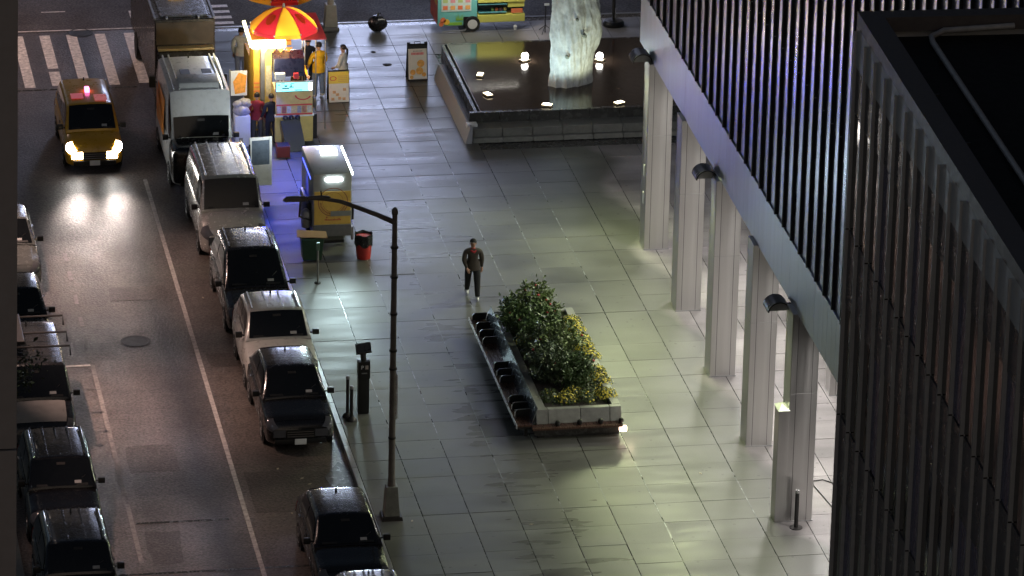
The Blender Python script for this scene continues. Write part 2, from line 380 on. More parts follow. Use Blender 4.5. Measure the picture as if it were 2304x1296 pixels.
for i in range(5):
    y = 17.6-4.9*i
    column('inner_column', (13.5, y, 0), .55, .55, 'steel column of the second row deeper under the tower', 'inner row of columns')
py = thing('steel_pylon', 'narrow steel pylon with small pyramid top joined to the nearest column', 'pylon', (10.14, -.352, 0), -.011)
MB().box(0, .275, 0, .5, 0, 3.1).build('shaft', steel, py, bevel=.008)
MB().add([(-.02, -.02, 3.1), (.295, -.02, 3.1), (.295, .52, 3.1), (-.02, .52, 3.1), (.14, .24, 3.26)], [(0, 1, 4), (1, 2, 4), (2, 3, 4), (3, 0, 4), (3, 2, 1, 0)]).build('cap', white, py)
bo = thing('bollard', 'slim black metal bollard standing before the steel pylon', 'bollard', (10.62, -.75, 0))
MB().lathe([(.055, 0), (.055, 1.02), (.05, 1.05), (.02, 1.06)], n=14).build('post', darkm, bo, smooth=40)
MB().lathe([(.17, 0), (.17, .02), (.06, .03)], n=18).build('base', darkm, bo, smooth=40)
MB().lathe([(.058, .98), (.06, 1.0), (.06, 1.03), (.05, 1.055)], n=14).build('cap_ring', chrome, bo, smooth=40)
cb = MB().tube([(12.5, 1.6, .02), (12.0, 2.15, .02), (11.72, 2.1, .02), (11.68, 1.8, .02), (11.75, 1.2, .02), (11.85, .3, .02), (11.9, -.6, .02)], .015, 6).build('cable', black, smooth=60)
tag(cb, 'grey loose cable curling across the dry floor under the tower', 'cable')
# hooded floodlights under the band
for x, y, z, lb in ((10.53, 19.96, 5.72, 'farthest hooded floodlight, beside the far end of the pale band'), (10.41, 10.32, 5.62, 'middle hooded floodlight under the pale metal band'), (10.3, .77, 5.50, 'nearest hooded floodlight under the pale metal band')):
    f = thing('floodlight', lb, 'lamp', (x-.1, y, z), 0, 'hooded floodlights under the band')
    hd_ = MB()
    for rr in (.30, .265): hd_.grid(lambda a, b: (.03-rr*cos(pi*a), -.34+.62*b, rr*.92*sin(pi*a)), 14, 3)
    for y_ in (-.34, .28): hd_.add([(.03-rr*cos(pi*k/14), y_, rr*.92*sin(pi*k/14)) for rr in (.30, .265) for k in range(15)], [(k, k+1, 16+k, 15+k) for k in range(14)])
    hd_.build('hood', black, f, smooth=40, fixn=False)
    MB().prism([(.03-.262*cos(pi*k/12), .24*sin(pi*k/12)) for k in range(13)], -.22, -.2, 'y').build('front_plate', greym, f)
    MB().box(-.16, .2, -.15, .17, .0, .02).build('lens', emi('flood_lens', (.9, 1, .7), 2), f)
    MB().box(.15, .42, -.03, .03, .05, .12).build('bracket', darkm, f)
    MB().prism([(-.05-.235*cos(pi*k/12), .235*sin(pi*k/12)) for k in range(13)], -.2, -.18, 'y').build('front_plate', greym, f)
    MB().box(-.2, .1, -.15, .17, .0, .02).build('lens', emi('flood_lens', (.9, 1, .7), 2), f)
    lamp('flood_lamp', 'SPOT', (x-.15, y, z-.04), 1900 if y > 15 else 1000 if y > 5 else 480, (.90, 1.0, .53), (7.0, y-2.2, 0), .5, 150, .9)
# recessed canopy lamps
for i in range(6):
    for x in (12.6,):
        y = 17-4.94*i
        dl = thing('downlight', 'round recessed ceiling lamp under the tower, '+('behind the farthest column', 'behind the second farthest column', 'behind the middle column', 'behind the column with the blue glow', 'behind the steel pylon', 'beyond the steel pylon, deepest by the dark wing')[i], 'lamp', (x, y, 5.735), 0, 'recessed ceiling lamps')
        MB().lathe([(.16, -.02), (.16, 0), (.13, 0)], n=16).build('ring', greym, dl)
        MB().lathe([(.12, -.012), (.12, -.002)], n=16).build('lens', emi('soffit_lens', (1, .98, .95), 10), dl)
        lamp('canopy_lamp', 'SPOT', (x, y, 5.69), 1350, (1, .96, .92), (x-.6, y-.3, 0), .4, 168, .5)

# ------------------------------------------------------------------ dark wing (right foreground)
wing = thing('dark_wing', 'dark office block with grey fins and a flat black roof', 'building', (5.27, -25.6, -.27), -.037)
MB().box(.06, 20, -45, -.02, 0, 21.4).build('wall', glassd, wing)
MB().box(.0, .46, -45, 0, 22.2, 22.5).build('parapet', mat('coping', (.11, .095, .09), .45, var=.2, bump=.1), wing)
MB().box(.462, 20, -.42, 0, 22.2, 22.5).build('parapet', MC['coping'], wing)
MB().box(.0, .3, -45, 0, 21.4, 22.2).build('parapet_wall', findk, wing)
MB().box(.302, 20, -.3, 0, 21.4, 22.2).build('parapet_wall', findk, wing)
MB().box(.3, 20, -45, -.3, 21.40, 22.06).build('roof', mat('roof_felt', (.008, .008, .008), .8, var=.3, world=True), wing)
fb = MB().box(-.045, .05, -.02, .02, 0, 22.1).build('fin', findk, wing); fb.location = (0, -.03, 0)
sp = MB().box(.02, .055, -.45, .45, 0, 1.55).build('spandrel', spand, wing); sp.location = (0, -.5, 20.45)
pn = MB().box(.03, .058, -.45, .45, 0, 2.35).build('window', glassw, wing); pn.location = (0, -.5, 18.05)
pb = MB().box(.03, .058, -.45, .45, 0, 2.35).build('window', mat('blind_glass', (.07, .07, .13), .25, var=.5, scale=5, world=True, stretch=(1, 6, .3)), wing); pb.location = (0, -.5-.95*3, 18.1-3.95)
jt = MB().box(-.047, .02, -.024, .024, 0, .03).build('fin_joint', black, wing); jt.location = (0, -.03, 18.0)
edg = MB().box(-.05, -.0455, -.02, .02, 0, 22.1).build('fin_edge', greym, wing); edg.location = (0, -.03, 0)
for i in range(36):
    y = -.95*i
    if i: inst('fin', fb, wing, (0, y-.03, 0)); inst('fin_edge', edg, wing, (0, y-.03, 0))
    for k in range(5):
        z = 18.0-3.95*k
        if i or k:
            inst('spandrel', sp, wing, (0, y-.5, z+2.4), random.uniform(-.003, .003)); (None if (i, k) == (3, 1) else inst('window', pb if random.random() < .35 else pn, wing, (0, y-.5, z+.05), random.uniform(-.005, .005))); inst('fin_joint', jt, wing, (0, y-.03, z))
rp = thing('roof_pipe', 'long grey pipe bent along the flat black roof', 'pipe', (5.27, -25.6, -.27), -.037)
MB().tube([(3.0, -.5, 22.3), (1.6, -.55, 22.25), (1.32, -.75, 22.2), (1.27, -1.1, 22.2), (1.27, -4, 22.2), (1.27, -9.2, 22.2)], .06, 10).build('pipe', mat('pipe_grey', (.5, .48, .46), .5, .2, var=.2), rp, smooth=60)
for y in (-2, -5, -8): MB().box(1.2, 1.34, y-.04, y+.04, 21.4, 22.14).build('support', darkm, rp)
for y in (-3.9, -6.6): MB().box(.46, .8, y-.03, y+.03, 22.1, 22.13).build('strut', darkm, rp)
rf = thing('roof_frame', 'dark steel equipment frame standing on the black roof', 'frame', (8.85, -28.2, 21.8))
MB().box(-.35, -.05, -.15, .15, 0, 1.35).build('post', darkm, rf, bevel=.02)
MB().box(-.05, 1.6, -.07, .07, 1.2, 1.3).build('rail', darkm, rf); MB().box(-.05, 1.6, -.07, .07, .3, .4).build('rail', darkm, rf)
MB().tube([(0, 0, 1.2), (1.0, 0, .35)], .025, 6).build('brace', darkm, rf)
rb = thing('roof_vent', 'dark round vent housing beside the end of the roof pipe', 'vent', (7.08, -35.9, 21.8))
MB().lathe([(.35, 0), (.35, .5), (.28, .6), (.1, .66)], n=18).build('housing', darkm, rb, smooth=40)
MB().tube([(.2, .3, .7), (1.1, -.9, .7)], .05, 8).build('duct', greym, rb, smooth=60)

# ------------------------------------------------------------------ building edge at left
pier = thing('building_corner', 'dark grey edge of a near building filling the left margin', 'building')
XE = lambda z: -14.63+.0187*(z-39.14)
pm = mat('pier_panel', (.2, .19, .2), .6, var=.1)
for z0, z1 in ((-.3, 6), (6.02, 12), (12.02, 18), (18.02, 24), (24.02, 29.5), (29.52, 35.0), (35.02, 40.5), (40.52, 44)):
    MB().prism([(XE(z0)-5, z0), (XE(z0), z0), (XE(z1), z1), (XE(z1)-5, z1)], -75, -72.5, 'y').build('wall_panel', pm, pier)
# office block across the avenue, its lit storeys mirrored by the wet stone
ob = thing('lit_office_block', 'office block with lit storeys beyond the avenue', 'building', (0, 78, 0))
MB().box(-14, 34, .2, 12, -.2, 44).build('wall', stone, ob)
win = MB().box(-1.3, 1.3, .05, .15, -1.0, 1.0).build('window', emi('lit_window', (.60, .68, 1.0), 12), ob)
dim = MB().box(-1.3, 1.3, .05, .15, -1.0, 1.0).build('window', emi('dim_window', (.8, .6, .5), .12), ob)
mdw = MB().box(-1.3, 1.3, .05, .15, -1.0, 1.0).build('window', emi('mid_window', (.66, .70, .9), .9), ob); mdw.location = (37, 0, 2.2)
n = 0
for k in range(9):
    for i in range(15):
        lit = 6 <= i < 9 and k < 5
        mid = 6 <= i < 9 and k >= 5
        src = win if lit else dim
        if mid: src = mdw
        if n > 1: o = inst('window', src, ob)
        else: o = (win, dim)[n]
        o.location = (-12.3+3.2*i, 0, 2.2+3.6*k); n += 1

# ================================================================== VEHICLES
def crom(keys, y):
    n = len(keys)
    if y <= keys[0][0]: return keys[0][1:]
    if y >= keys[-1][0]: return keys[-1][1:]
    for i in range(n-1):
        if y <= keys[i+1][0]: break
    a, b = keys[i], keys[i+1]; t = (y-a[0])/(b[0]-a[0])
    p = keys[max(i-1, 0)]; q = keys[min(i+2, n-1)]; out = []
    for j in range(1, len(a)):
        m0 = (b[j]-p[j])/(b[0]-p[0])*(b[0]-a[0]) if b[0] != p[0] else 0
        m1 = (q[j]-a[j])/(q[0]-a[0])*(b[0]-a[0]) if q[0] != a[0] else 0
        h = t*t*(3-2*t)
        lin = a[j]+(b[j]-a[j])*t
        c = (2*t**3-3*t*t+1)*a[j]+(t**3-2*t*t+t)*m0+(3*t*t-2*t**3)*b[j]+(t**3-t*t)*m1
        out.append(min(max(c, min(a[j], b[j])-.01), max(a[j], b[j])+.01) if True else lin)
    return tuple(out)
PROF = [(.0, .0), (.80, .0), (.965, .10), (1., .34), (1., .60), (.972, .86), (.91, .965), (.62, 1.012), (0, 1.025)]
def car(name, label, cat, X, Yf, p, paintm, group=None, hoodm=None, light_on=False, mirror=True, rails=False, ribs=0, doors=2, sides=(-1, 1), ws=(.05, .95), whitehood=None):
    L, Wd, H = p['L'], p['W'], p['H']; w = Wd/2
    A, B, Cr, D = p['A'], p['B'], p['C'], p['D']; belt = p['belt']; hz = p.get('hood', belt-.12); wr = p.get('wr', w*.74)
    t = thing(name, label, cat, (X, Yf, -.15), 0, group)
    keys = [(0, w*.78, hz*.70, .30), (L*.02, w*.92, hz*.82, .22), (L*.06, w*.985, hz*.93, .20), (A*.55, w, hz*.985, .20), (A, w, belt-.02, .20), ((A+D)/2, w, belt, .20), (L*.93, w*.99, p.get('rz', belt), .22), (L*.985, w*.95, p.get('rz', belt)*.95, .28), (L, w*.86, p.get('rz', belt)*.85, .34)]
    def P(y, s, side=1, off=0):
        ww, zt, zb = crom(keys, y); i = min(int(s), 7); f = s-i
        x = (PROF[i][0]*(1-f)+PROF[i+1][0]*f)*ww; z = zb+(PROF[i][1]*(1-f)+PROF[i+1][1]*f)*(zt-zb)
        nx, nz = (PROF[i+1][1]-PROF[i][1]), -(PROF[i+1][0]-PROF[i][0])
        nl = math.hypot(nx, nz) or 1
        return (side*(x+off*nx/nl), y, z+off*nz/nl)
    ny = 34; mb = MB(); ns = len(PROF)
    ring = []
    ys = [L*(i/ny) for i in range(ny+1)]
    for y in ys:
        for k in range(ns): ring.append(P(y, k, 1))
        for k in range(ns-2, 0, -1): ring.append(P(y, k, -1))
    m = 2*ns-2
    fs = [(i*m+k, i*m+(k+1) % m, (i+1)*m+(k+1) % m, (i+1)*m+k) for i in range(ny) for k in range(m)]
    fs += [tuple(range(m)), tuple(range(ny*m, (ny+1)*m))]
    mb.add(ring, fs)
    # cabin
    def ztop(y):
        if y <= B: u = max(0, (y-A)/(B-A)); return belt+(H-belt)*(u*(1.12-.12*u))
        if y >= Cr: u = min(1, (y-Cr)/(D-Cr)); return H-.04-(H-.04-belt)*(u**1.25)
        u = (y-B)/(Cr-B); return H-.04*u*u+.02*sin(pi*u)
    def wt(y):
        u = (y-A)/(B-A) if y < B else 1
        v = (D-y)/(D-Cr) if y > Cr else 1
        q = max(0, min(1, u, v)); return wr+(w*.88-wr)*(1-q)
    gp = lambda y: [(w*.93, belt-.05), ((w*.93+wt(y))/2+.02, (belt+ztop(y))/2), (wt(y)+.01, ztop(y)-.05*min(1, (ztop(y)-belt)/.2)), (wt(y)-.07, ztop(y)), (wt(y)*.5, ztop(y)+.022), (0, ztop(y)+.03)]
    gy = [A+(D-A)*i/30 for i in range(31)]; ring = []
    for y in gy:
        g = gp(y); ring += [(x, y, z) for x, z in g]+[(-x, y, z) for x, z in g[-2::-1]]
    m = 11
    mb.add(ring, [(i*m+k, i*m+k+1, (i+1)*m+k+1, (i+1)*m+k) for i in range(30) for k in range(m-1)]+[tuple(range(m)), tuple(range(30*m, 31*m))])
    mb.build('body', paintm, t, smooth=50)
    def topgrid(y0, y1, inset, off, nm, mt):
        def fn(a, b):
            y = y0+(y1-y0)*a; ww = wt(y)-inset; x = ww*(2*b-1); q = abs(x)/max(.01, wt(y))
            return (x, y-off*.7*(1 if y < B+.01 else -1 if y > Cr else 0), ztop(y)+.03*(1-q*q)+off)
        return MB().grid(fn, 8, 8).build(nm, mt, t, smooth=60, fixn=False)
    topgrid(A+(B-A)*ws[0], A+(B-A)*ws[1], .05, .014, 'windshield', glassd)
    ysk = A+(B-A)*(ws[0]+.10*(ws[1]-ws[0])); zsk = ztop(ysk)+.05
    sl_ = (ztop(ysk+.1)-ztop(ysk))/.1; an = math.atan(sl_)
    MB().box(w*.34, w*.52, -.04, .04, 0, .006, M=rot(0, an, 0, (0, ysk, zsk))).build('windshield_sticker', mat('sticker', (.30, .30, .30), .5), t)
    ysk = A+(B-A)*(ws[0]+.78*(ws[1]-ws[0])); MB().box(-.11, .11, -.035, .035, 0, .008, M=rot(0, an, 0, (0, ysk, ztop(ysk)+.05))).build('rear_view_mirror', darkm, t)
    ysk = A+(B-A)*(ws[0]+.02); MB().box(-w*.7, w*.7, -.03, .03, 0, .006, M=rot(0, an, 0, (0, ysk, ztop(ysk)+.04))).build('cowl', black, t)
    topgrid(Cr+(D-Cr)*.12, Cr+(D-Cr)*.8, .09, .012, 'rear_window', glassd)
    # side glass
    for sd in sides:
        spans = p.get('win', [(A+(B-A)*.55, (B+Cr)/2-.05), ((B+Cr)/2+.03, Cr)])
        for (a0, a1) in spans:
            def fn(a, b):
                y = a0+(a1-a0)*a; zt = ztop(y); z = belt+.05+(zt-.10-belt-.05)*b; f = (z-belt+.05)/(zt-belt+.05)
                return (sd*(w*.93+(wt(y)-w*.93)*f+.022*sin(pi*f)+.012), y, z)
            MB().grid(fn, 8, 4).build('side_window', glassd, t, smooth=60, fixn=False)
        d0 = A+.1
        for k in range(doors):
            y0 = d0+k*(Cr-d0)/doors+.02; y1 = d0+(k+1)*(Cr-d0)/doors-.02
            dr = MB().grid(lambda a, b: P(y0+(y1-y0)*a, 1.7+3.9*b, sd, .006), 8, 8).build('door', paintm, t, smooth=60, fixn=False)
            q = P(y1-.18, 4.9, sd, .02)
            MB().box(q[0]-.015, q[0]+.015, q[1]-.08, q[1]+.08, q[2]-.015, q[2]+.015).build('handle', chrome if k else black, dr)
        if mirror:
            mm = MB(); x = sd*(w+.08); mm.box(x-.09, x+.09, A+.22, A+.33, belt+.0, belt+.15)
            mm.tube([(sd*(w*.92), A+.32, belt+.03), (x, A+.3, belt+.06)], .025, 6)
            mm.build('wing_mirror', black if not p.get('mirp') else paintm, t, bevel=.03, smooth=50)
    # hood, lamps, grille
    MB().grid(lambda a, b: (lambda q: q)(P(L*.035+(A-.03-L*.035)*a, 6.6+1.4*min(1, 2*b) if b <= .5 else 6.6+1.4*(2-2*b), 1 if b <= .5 else -1, .007)), 10, 12).build('hood', hoodm or paintm, t, smooth=60, fixn=False)
    for sd in (-1, 1):
        hl = MB().grid(lambda a, b: P(L*.002+L*.055*a, 4.5+2.0*b, sd, .012), 6, 5)
        hl.grid(lambda a, b: (sd*w*(.42+.36*a), -.012, hz*.45+hz*.22*b), 4, 3)
        hl.build('headlight', emi('headlamp_on', (1, .98, .94), 26) if light_on else headg, t, smooth=60, fixn=False)
        MB().grid(lambda a, b: P(L*.955+L*.04*a, 3.6+2.2*b, sd, .012), 5, 5).build('tail_light', taill, t, smooth=60, fixn=False)
    g = MB().box(-w*.40, w*.40, -.025, .02, hz*.42, hz*.66)
    g.build('grille', black, t, bevel=.01)
    for k in range(3): MB().box(-w*.38, w*.38, -.032, -.024, hz*(.46+.07*k), hz*(.475+.07*k)).build('grille_bar', chrome, t)
    MB().box(-w*.74, w*.74, -.05, .12, .24, hz*.40).build('bumper', black if p.get('darkbump', True) else paintm, t, bevel=.035, smooth=50)
    MB().box(-.155, .155, -.065, -.05, hz*.41-.16, hz*.41).build('number_plate', plate, t)
    for sx in (-.28, .12):
        MB().tube([(sx*w*1.4, A+.02, belt+.02), (sx*w*1.4+.45, A+(B-A)*.35, ztop(A+(B-A)*.35)+.04)], .012, 5).build('wiper', black, t)
    # wheels
    R = p.get('R', .34)
    for y in (p.get('wf', .88), L-p.get('wrr', .95)):
        for sd in (-1, 1):
            MB().lathe([(R+.07, 0), (R+.07, .012), (.05, .012)], (sd*(w-.005), y, R), 24, 'x').build('wheel_arch', black, t)
            wh = MB().lathe([(R*.6, -.10), (R*.93, -.11), (R, -.06), (R, .06), (R*.93, .11), (R*.6, .10)], (sd*(w-.09), y, R), 24, 'x').build('wheel', rubber, t, smooth=40)
            MB().lathe([(R*.62, -.04), (R*.62, .112), (R*.5, .09), (R*.16, .10), (.02, .115)] if sd > 0 else [(R*.62, .04), (R*.62, -.112), (R*.5, -.09), (R*.16, -.10), (.02, -.115)], (sd*(w-.09), y, R), 18, 'x').build('rim', alu, wh, smooth=30)
    if rails:
        for sd in (-1, 1):
            MB().tube([(sd*(wr-.08), B+.1, H+.01), (sd*(wr-.08), B+.2, H+.055), (sd*(wr-.08), Cr-.25, H+.03), (sd*(wr-.08), Cr-.1, H-.02)], .022, 6).build('roof_rail', chrome, t, smooth=60)
    for k in range(ribs):
        x = (wr-.12)*(2*k/(ribs-1)-1)
        MB().box(x-.025, x+.025, B+.15, Cr-.1, H-.0, H+.038).build('roof_rib', paintm, t, bevel=.008)
    MB().lathe([(.02, 0), (.03, .03), (.008, .11)], (0, Cr-.25, H), 8).build('antenna', black, t)
    t['H'] = H
    return t
def cpaint(n, c, metal=.3, rough=.25): return mat(n, c, rough, metal, var=.08, coat=.5, drops=.35, rvar=.06)
blk = cpaint('black_car_paint', (.008, .008, .009)); dgr = cpaint('charcoal_car_paint', (.018, .018, .02)); slv = cpaint('silver_car_paint', (.42, .41, .39), .5)
wht = cpaint('white_car_paint', (.36, .35, .33), 0, .3); ylw = cpaint('taxi_yellow', (.60, .32, .02), 0, .3); wht2 = cpaint('white_van_paint', (.60, .62, .61), 0, .3)
SUV = dict(L=4.55, W=1.86, H=1.62, A=1.25, B=2.0, C=3.75, D=4.45, belt=1.02, hood=.95)
BIG = dict(L=4.9, W=1.96, H=1.86, A=1.25, B=1.8, C=4.0, D=4.7, belt=1.22, hood=1.12, wr=.76)
MINI = dict(L=4.95, W=1.95, H=1.76, A=1.35, B=2.5, C=4.3, D=4.85, belt=1.0, hood=.93, wr=.74)
VAN = dict(L=4.75, W=1.96, H=2.16, A=.72, B=1.15, C=4.35, D=4.65, belt=1.28, hood=1.12, wr=.80, win=[(1.05, 1.75)], rz=1.28, mirp=False)
SED = dict(L=4.5, W=1.82, H=1.5, A=1.35, B=2.1, C=3.4, D=4.15, belt=.96, hood=.9)
G1 = 'cars parked along the plaza kerb'; G2 = 'cars parked on the far side of the street'
car('parked_car', 'silver car with roof rails at the bottom edge, in front of the black hatchback', 'car', -1.15, -8.6, dict(SUV, L=4.4, C=3.5, D=4.2), slv, G1, rails=True, ribs=6)
car('parked_car', 'black hatchback parked beside the lamp post base', 'car', -1.22, -3.6, dict(SUV, H=1.55), blk, G1)
car('parked_car', 'black crossover with a white number plate parked beside the standpipe', 'car', -1.3, 6.1, dict(SUV, C=3.5, D=4.3), blk, G1)
car('parked_car', 'white SUV parked between the black crossover and the dark minivan', 'car', -1.25, 9.85, dict(BIG, L=4.05, C=3.3, D=3.9), wht, G1, ribs=4)
car('parked_car', 'dark wet minivan parked between the white SUV and the silver van', 'car', -1.3, 14.2, MINI, dgr, G1, ribs=2)
v6 = car('parked_van', 'silver van with ribbed roof and one rear door swung open', 'van', -1.35, 20.35, VAN, slv, G1, ribs=5, doors=3)
rd = MB(); rd.box(0, .70, 0, .05, .55, 1.22); rd.box(0, .08, 0, .05, 1.22, 2.1); rd.box(.62, .70, 0, .05, 1.22, 2.1); rd.box(.08, .62, 0, .05, 2.0, 2.1)
rdo = rd.build('rear_door', white, v6, bevel=.012); rdo.location = (1.0, 4.66, 0); rdo.rotation_euler = (0, 0, rad(6)); rdo['label'] = 'open white rear door with dark window'
w_ = MB().box(.08, .62, .015, .035, 1.22, 2.0).build('door_window', mat('tinted_glass', (.12, .15, .19), .1, var=.3), rdo)
MB().box(-.02, .03, -.03, .0, .7, 1.9).build('hinge', black, rdo)
# white delivery van with black nose
v8 = car('delivery_van', 'tall white delivery van with black nose and orange graphic on its side', 'van', -1.55, 26.15, dict(L=5.0, W=2.0, H=2.78, A=.85, B=1.35, C=4.75, D=4.95, belt=1.35, hood=1.15, wr=.90, win=[(1.0, 1.6)], rz=1.35, R=.37), wht2, G1, hoodm=black, ribs=0, ws=(.06, .46), doors=2)
for x0, x1 in ((-.42, -.12), (.25, .55)): MB().box(x0, x1, 2.6, 3.3, 2.77, 2.83).build('roof_vent', black, v8, bevel=.01)
MB().prism([(1.55, 2.79), (1.7, 2.93), (2.35, 3.0), (2.5, 2.79)], -.6, .62, 'x').build('roof_fairing', wht2, v8, bevel=.03, smooth=40)
for x in (-.78, -.6, .66, .8): MB().box(x-.02, x+.02, 1.5, 4.7, 2.77, 2.84).build('roof_rib', wht2, v8)
org = mat('orange_graphic', (.80, .30, .06), .4, var=.35, scale=3)
MB().grid(lambda a, b: (-1.008-.002, 2.3+2.0*a, 1.0+(.35+.75*a)*b), 6, 4).build('orange_graphic', org, v8, fixn=False)
MB().grid(lambda a, b: (-.955-.045*(1-b), 2.4+1.9*a, 1.42+.75*b), 6, 4).build('orange_graphic', org, v8, fixn=False)
MB().box(-1.0, .98, -.25, .95, .35, 1.5).build('nose', blk, v8, bevel=.2, smooth=60); MB().box(-.45, .5, -.1, .12, 1.49, 1.53).build('cowl_vent', chrome, v8, bevel=.015)
# dark box truck
tk = thing('box_truck', 'dark box truck with an amber roof light parked before the crossing', 'truck', (-1.38, 32.6, -.15), 0, G1)
tp = mat('truck_paint', (.045, .042, .04), .25, .2, var=.15, coat=.4, drops=.25)
MB().box(-.95, .95, .55, 8.2, .55, 3.2).build('box_body', tp, tk, bevel=.06)
MB().box(-.75, .75, .8, 8.0, 3.2, 3.26).build('roof_panel', mat('truck_roof', (.10, .11, .13), .25, .3, var=.2, coat=.4, drops=.3), tk, bevel=.01)
for x in (-.93, -.55, .45, .93): MB().box(x-.03, x+.03, .6, 8.1, 3.195, 3.25).build('roof_rail', greym, tk)
MB().frus((-.95, .95, -.9, .55, .5), (-.93, .93, -.6, .55, 1.35)).build('cab_front', tp, tk, bevel=.05)
MB().frus((-.93, .93, -.55, .55, 1.35), (-.85, .85, .25, .55, 2.25)).build('cab', tp, tk, bevel=.04)
MB().add([(-.84, -.52, 1.42), (.84, -.52, 1.42), (.77, .19, 2.18), (-.77, .19, 2.18)], [(0, 1, 2, 3)]).build('windshield', glassd, tk)
MB().box(-.88, .88, .2, .5, 2.28, 2.36).build('cab_visor', mat('visor', (.35, .28, .15), .35, .3), tk, bevel=.02)
MB().box(-.9, .9, .53, .56, 2.4, 3.12).build('headboard', mat('truck_front', (.07, .055, .04), .35, var=.4, scale=2), tk)
MB().box(-.3, .22, 2.6, 2.75, 3.26, 3.36).build('roof_light', mat('amber_lens', (.8, .5, .1), .3, em=(1, .6, .15), es=1.2), tk, bevel=.03)
for sd in (-1, 1):
    MB().box(sd*1.12-.1, sd*1.12+.1, -.35, -.2, 1.3, 1.65).build('wing_mirror', black, tk, bevel=.02)
    MB().tube([(sd*.9, -.2, 1.4), (sd*1.1, -.28, 1.5)], .02, 6).build('mirror_arm', black, tk)
    MB().box(sd*.7-.14, sd*.7+.14, -.92, -.86, .75, .98).build('headlight', headg, tk)
    for y in (-.1, 6.3):
        wh = MB().lathe([(.28, -.13), (.44, -.14), (.47, 0), (.44, .14), (.28, .13)], (sd*.84, y, .47), 20, 'x').build('wheel', rubber, tk, smooth=40)
        MB().lathe([(.28, -.1), (.28, .1), (.05, .12)], (sd*.84, y, .47), 14, 'x').build('rim', greym, wh)
MB().box(-.9, .9, -.98, -.88, .4, .7).build('bumper', black, tk, bevel=.03)
# taxi
tx = car('taxi', 'yellow taxi with headlights on driving down the wet street', 'taxi', -4.68, 28.3, dict(L=4.4, W=1.76, H=1.74, A=.75, B=1.35, C=3.85, D=4.3, belt=1.08, hood=1.0, wr=.70, darkbump=True), ylw, None, light_on=True, doors=2)
MB().box(-.07, .07, 2.3, 2.6, 1.77, 1.9).build('roof_sign', mat('taxi_sign', (.7, .3, .4), .3, em=(1, .16, .45), es=5), tx, bevel=.03)
redr = emi('red_roof_reflection', (.8, .04, .05), .28)  # glowing red and pink patches paint reflections lying on the roof
MB().grid(lambda a, b: (-.54+.38*a, 1.75+.5*b, 1.795), 3, 3).build('roof_reflection', redr, tx, fixn=False); MB().grid(lambda a, b: (.16+.38*a, 1.5+.6*b, 1.795), 3, 3).build('roof_reflection', mat('pink_roof_reflection', (.5, .2, .2), .3, em=(1, .25, .25), es=.25), tx, fixn=False)
for sx in (-.58, .58):
    lamp('taxi_headlamp', 'SPOT', (-4.68+sx, 28.2, .6), 280, (1, .82, .74), (-4.6+sx*1.6, 0, -.1), .1, 50, 1.0)
for x, y, e in ((-10.2, 20.0, 6000), (-10.2, 10.5, 7500), (-10.2, 1.5, 2300), (-11, 40.5, 2400)):
    sl = thing('street_lamp', 'street lamp on the far pavement %s' % ('by the van with the ladder rack' if y == 10.5 else 'behind the two black SUVs' if 0 < y < 2 else 'near the pale grey car' if 15 < y < 30 else 'beyond the crossing' if y > 30 else 'past the bottom left SUV'), 'street lamp', (x-.4, y, 0))
    MB().tube([(0, 0, 0), (0, 0, 8.4), (.3, 0, 8.7), (.55, 0, 8.75)], [.09, .07, .05, .04], 8).build('pole', darkm, sl, smooth=60); MB().box(.45, .85, -.12, .12, 8.68, 8.8).build('lamp_head', darkm, sl, bevel=.02)
    MB().box(.5, .8, -.09, .09, 8.665, 8.678).build('lens', emi('street_lens', (1, .8, .68), 20), sl)
    lamp('street_lamp_light', 'SPOT', (x+.25, y, 8.64), e, (1, .67, .55), (x+5.3, y-1.0, 0), .12, 54 if y < 30 else 100, 1.0)
# far side row
car('parked_car', 'pale grey car, farthest in the row behind the dark margin', 'car', -8.05, 18.5, dict(SED, W=1.9), mat('grey_car_paint', (.13, .135, .13), .25, .3, coat=.5, drops=.3), G2)
car('parked_car', 'black car between the pale grey car and the van with the roof rack', 'car', -8.15, 12.9, SED, blk, G2)
v13 = car('parked_van', 'dark van with a pale nose and a ladder rack on the roof', 'van', -8.15, 6.4, dict(VAN, H=2.0, L=5.4, C=4.9, D=5.3, B=1.7, A=1.0, win=[(1.5, 2.3)]), dgr, G2, hoodm=mat('pale_hood', (.24, .22, .21), .35, var=.08))
for y in (2.3, 3.3, 4.5): MB().tube([(-1.0, y, 2.0), (-.98, y, 2.28), (.98, y, 2.28), (1.0, y, 2.0)], .03, 6).build('rack_bar', darkm, v13)
MB().box(-.7, -.2, 2.4, 4.4, 2.31, 2.42).build('roof_load', darkm, v13, bevel=.03)
car('parked_suv', 'black SUV with ribbed roof parked behind the bottom left SUV', 'car', -7.98, .55, dict(BIG, H=1.76, W=1.88, belt=1.15, hood=1.05, L=4.6, C=3.9, D=4.5), blk, G2, rails=True, ribs=5)
car('parked_suv', 'charcoal SUV with shiny roof rails at the bottom left corner', 'car', -8.02, -4.75, dict(BIG, H=1.76, W=1.9, belt=1.15, hood=1.05, L=4.6, C=3.95, D=4.5), dgr, G2, rails=True, ribs=4)

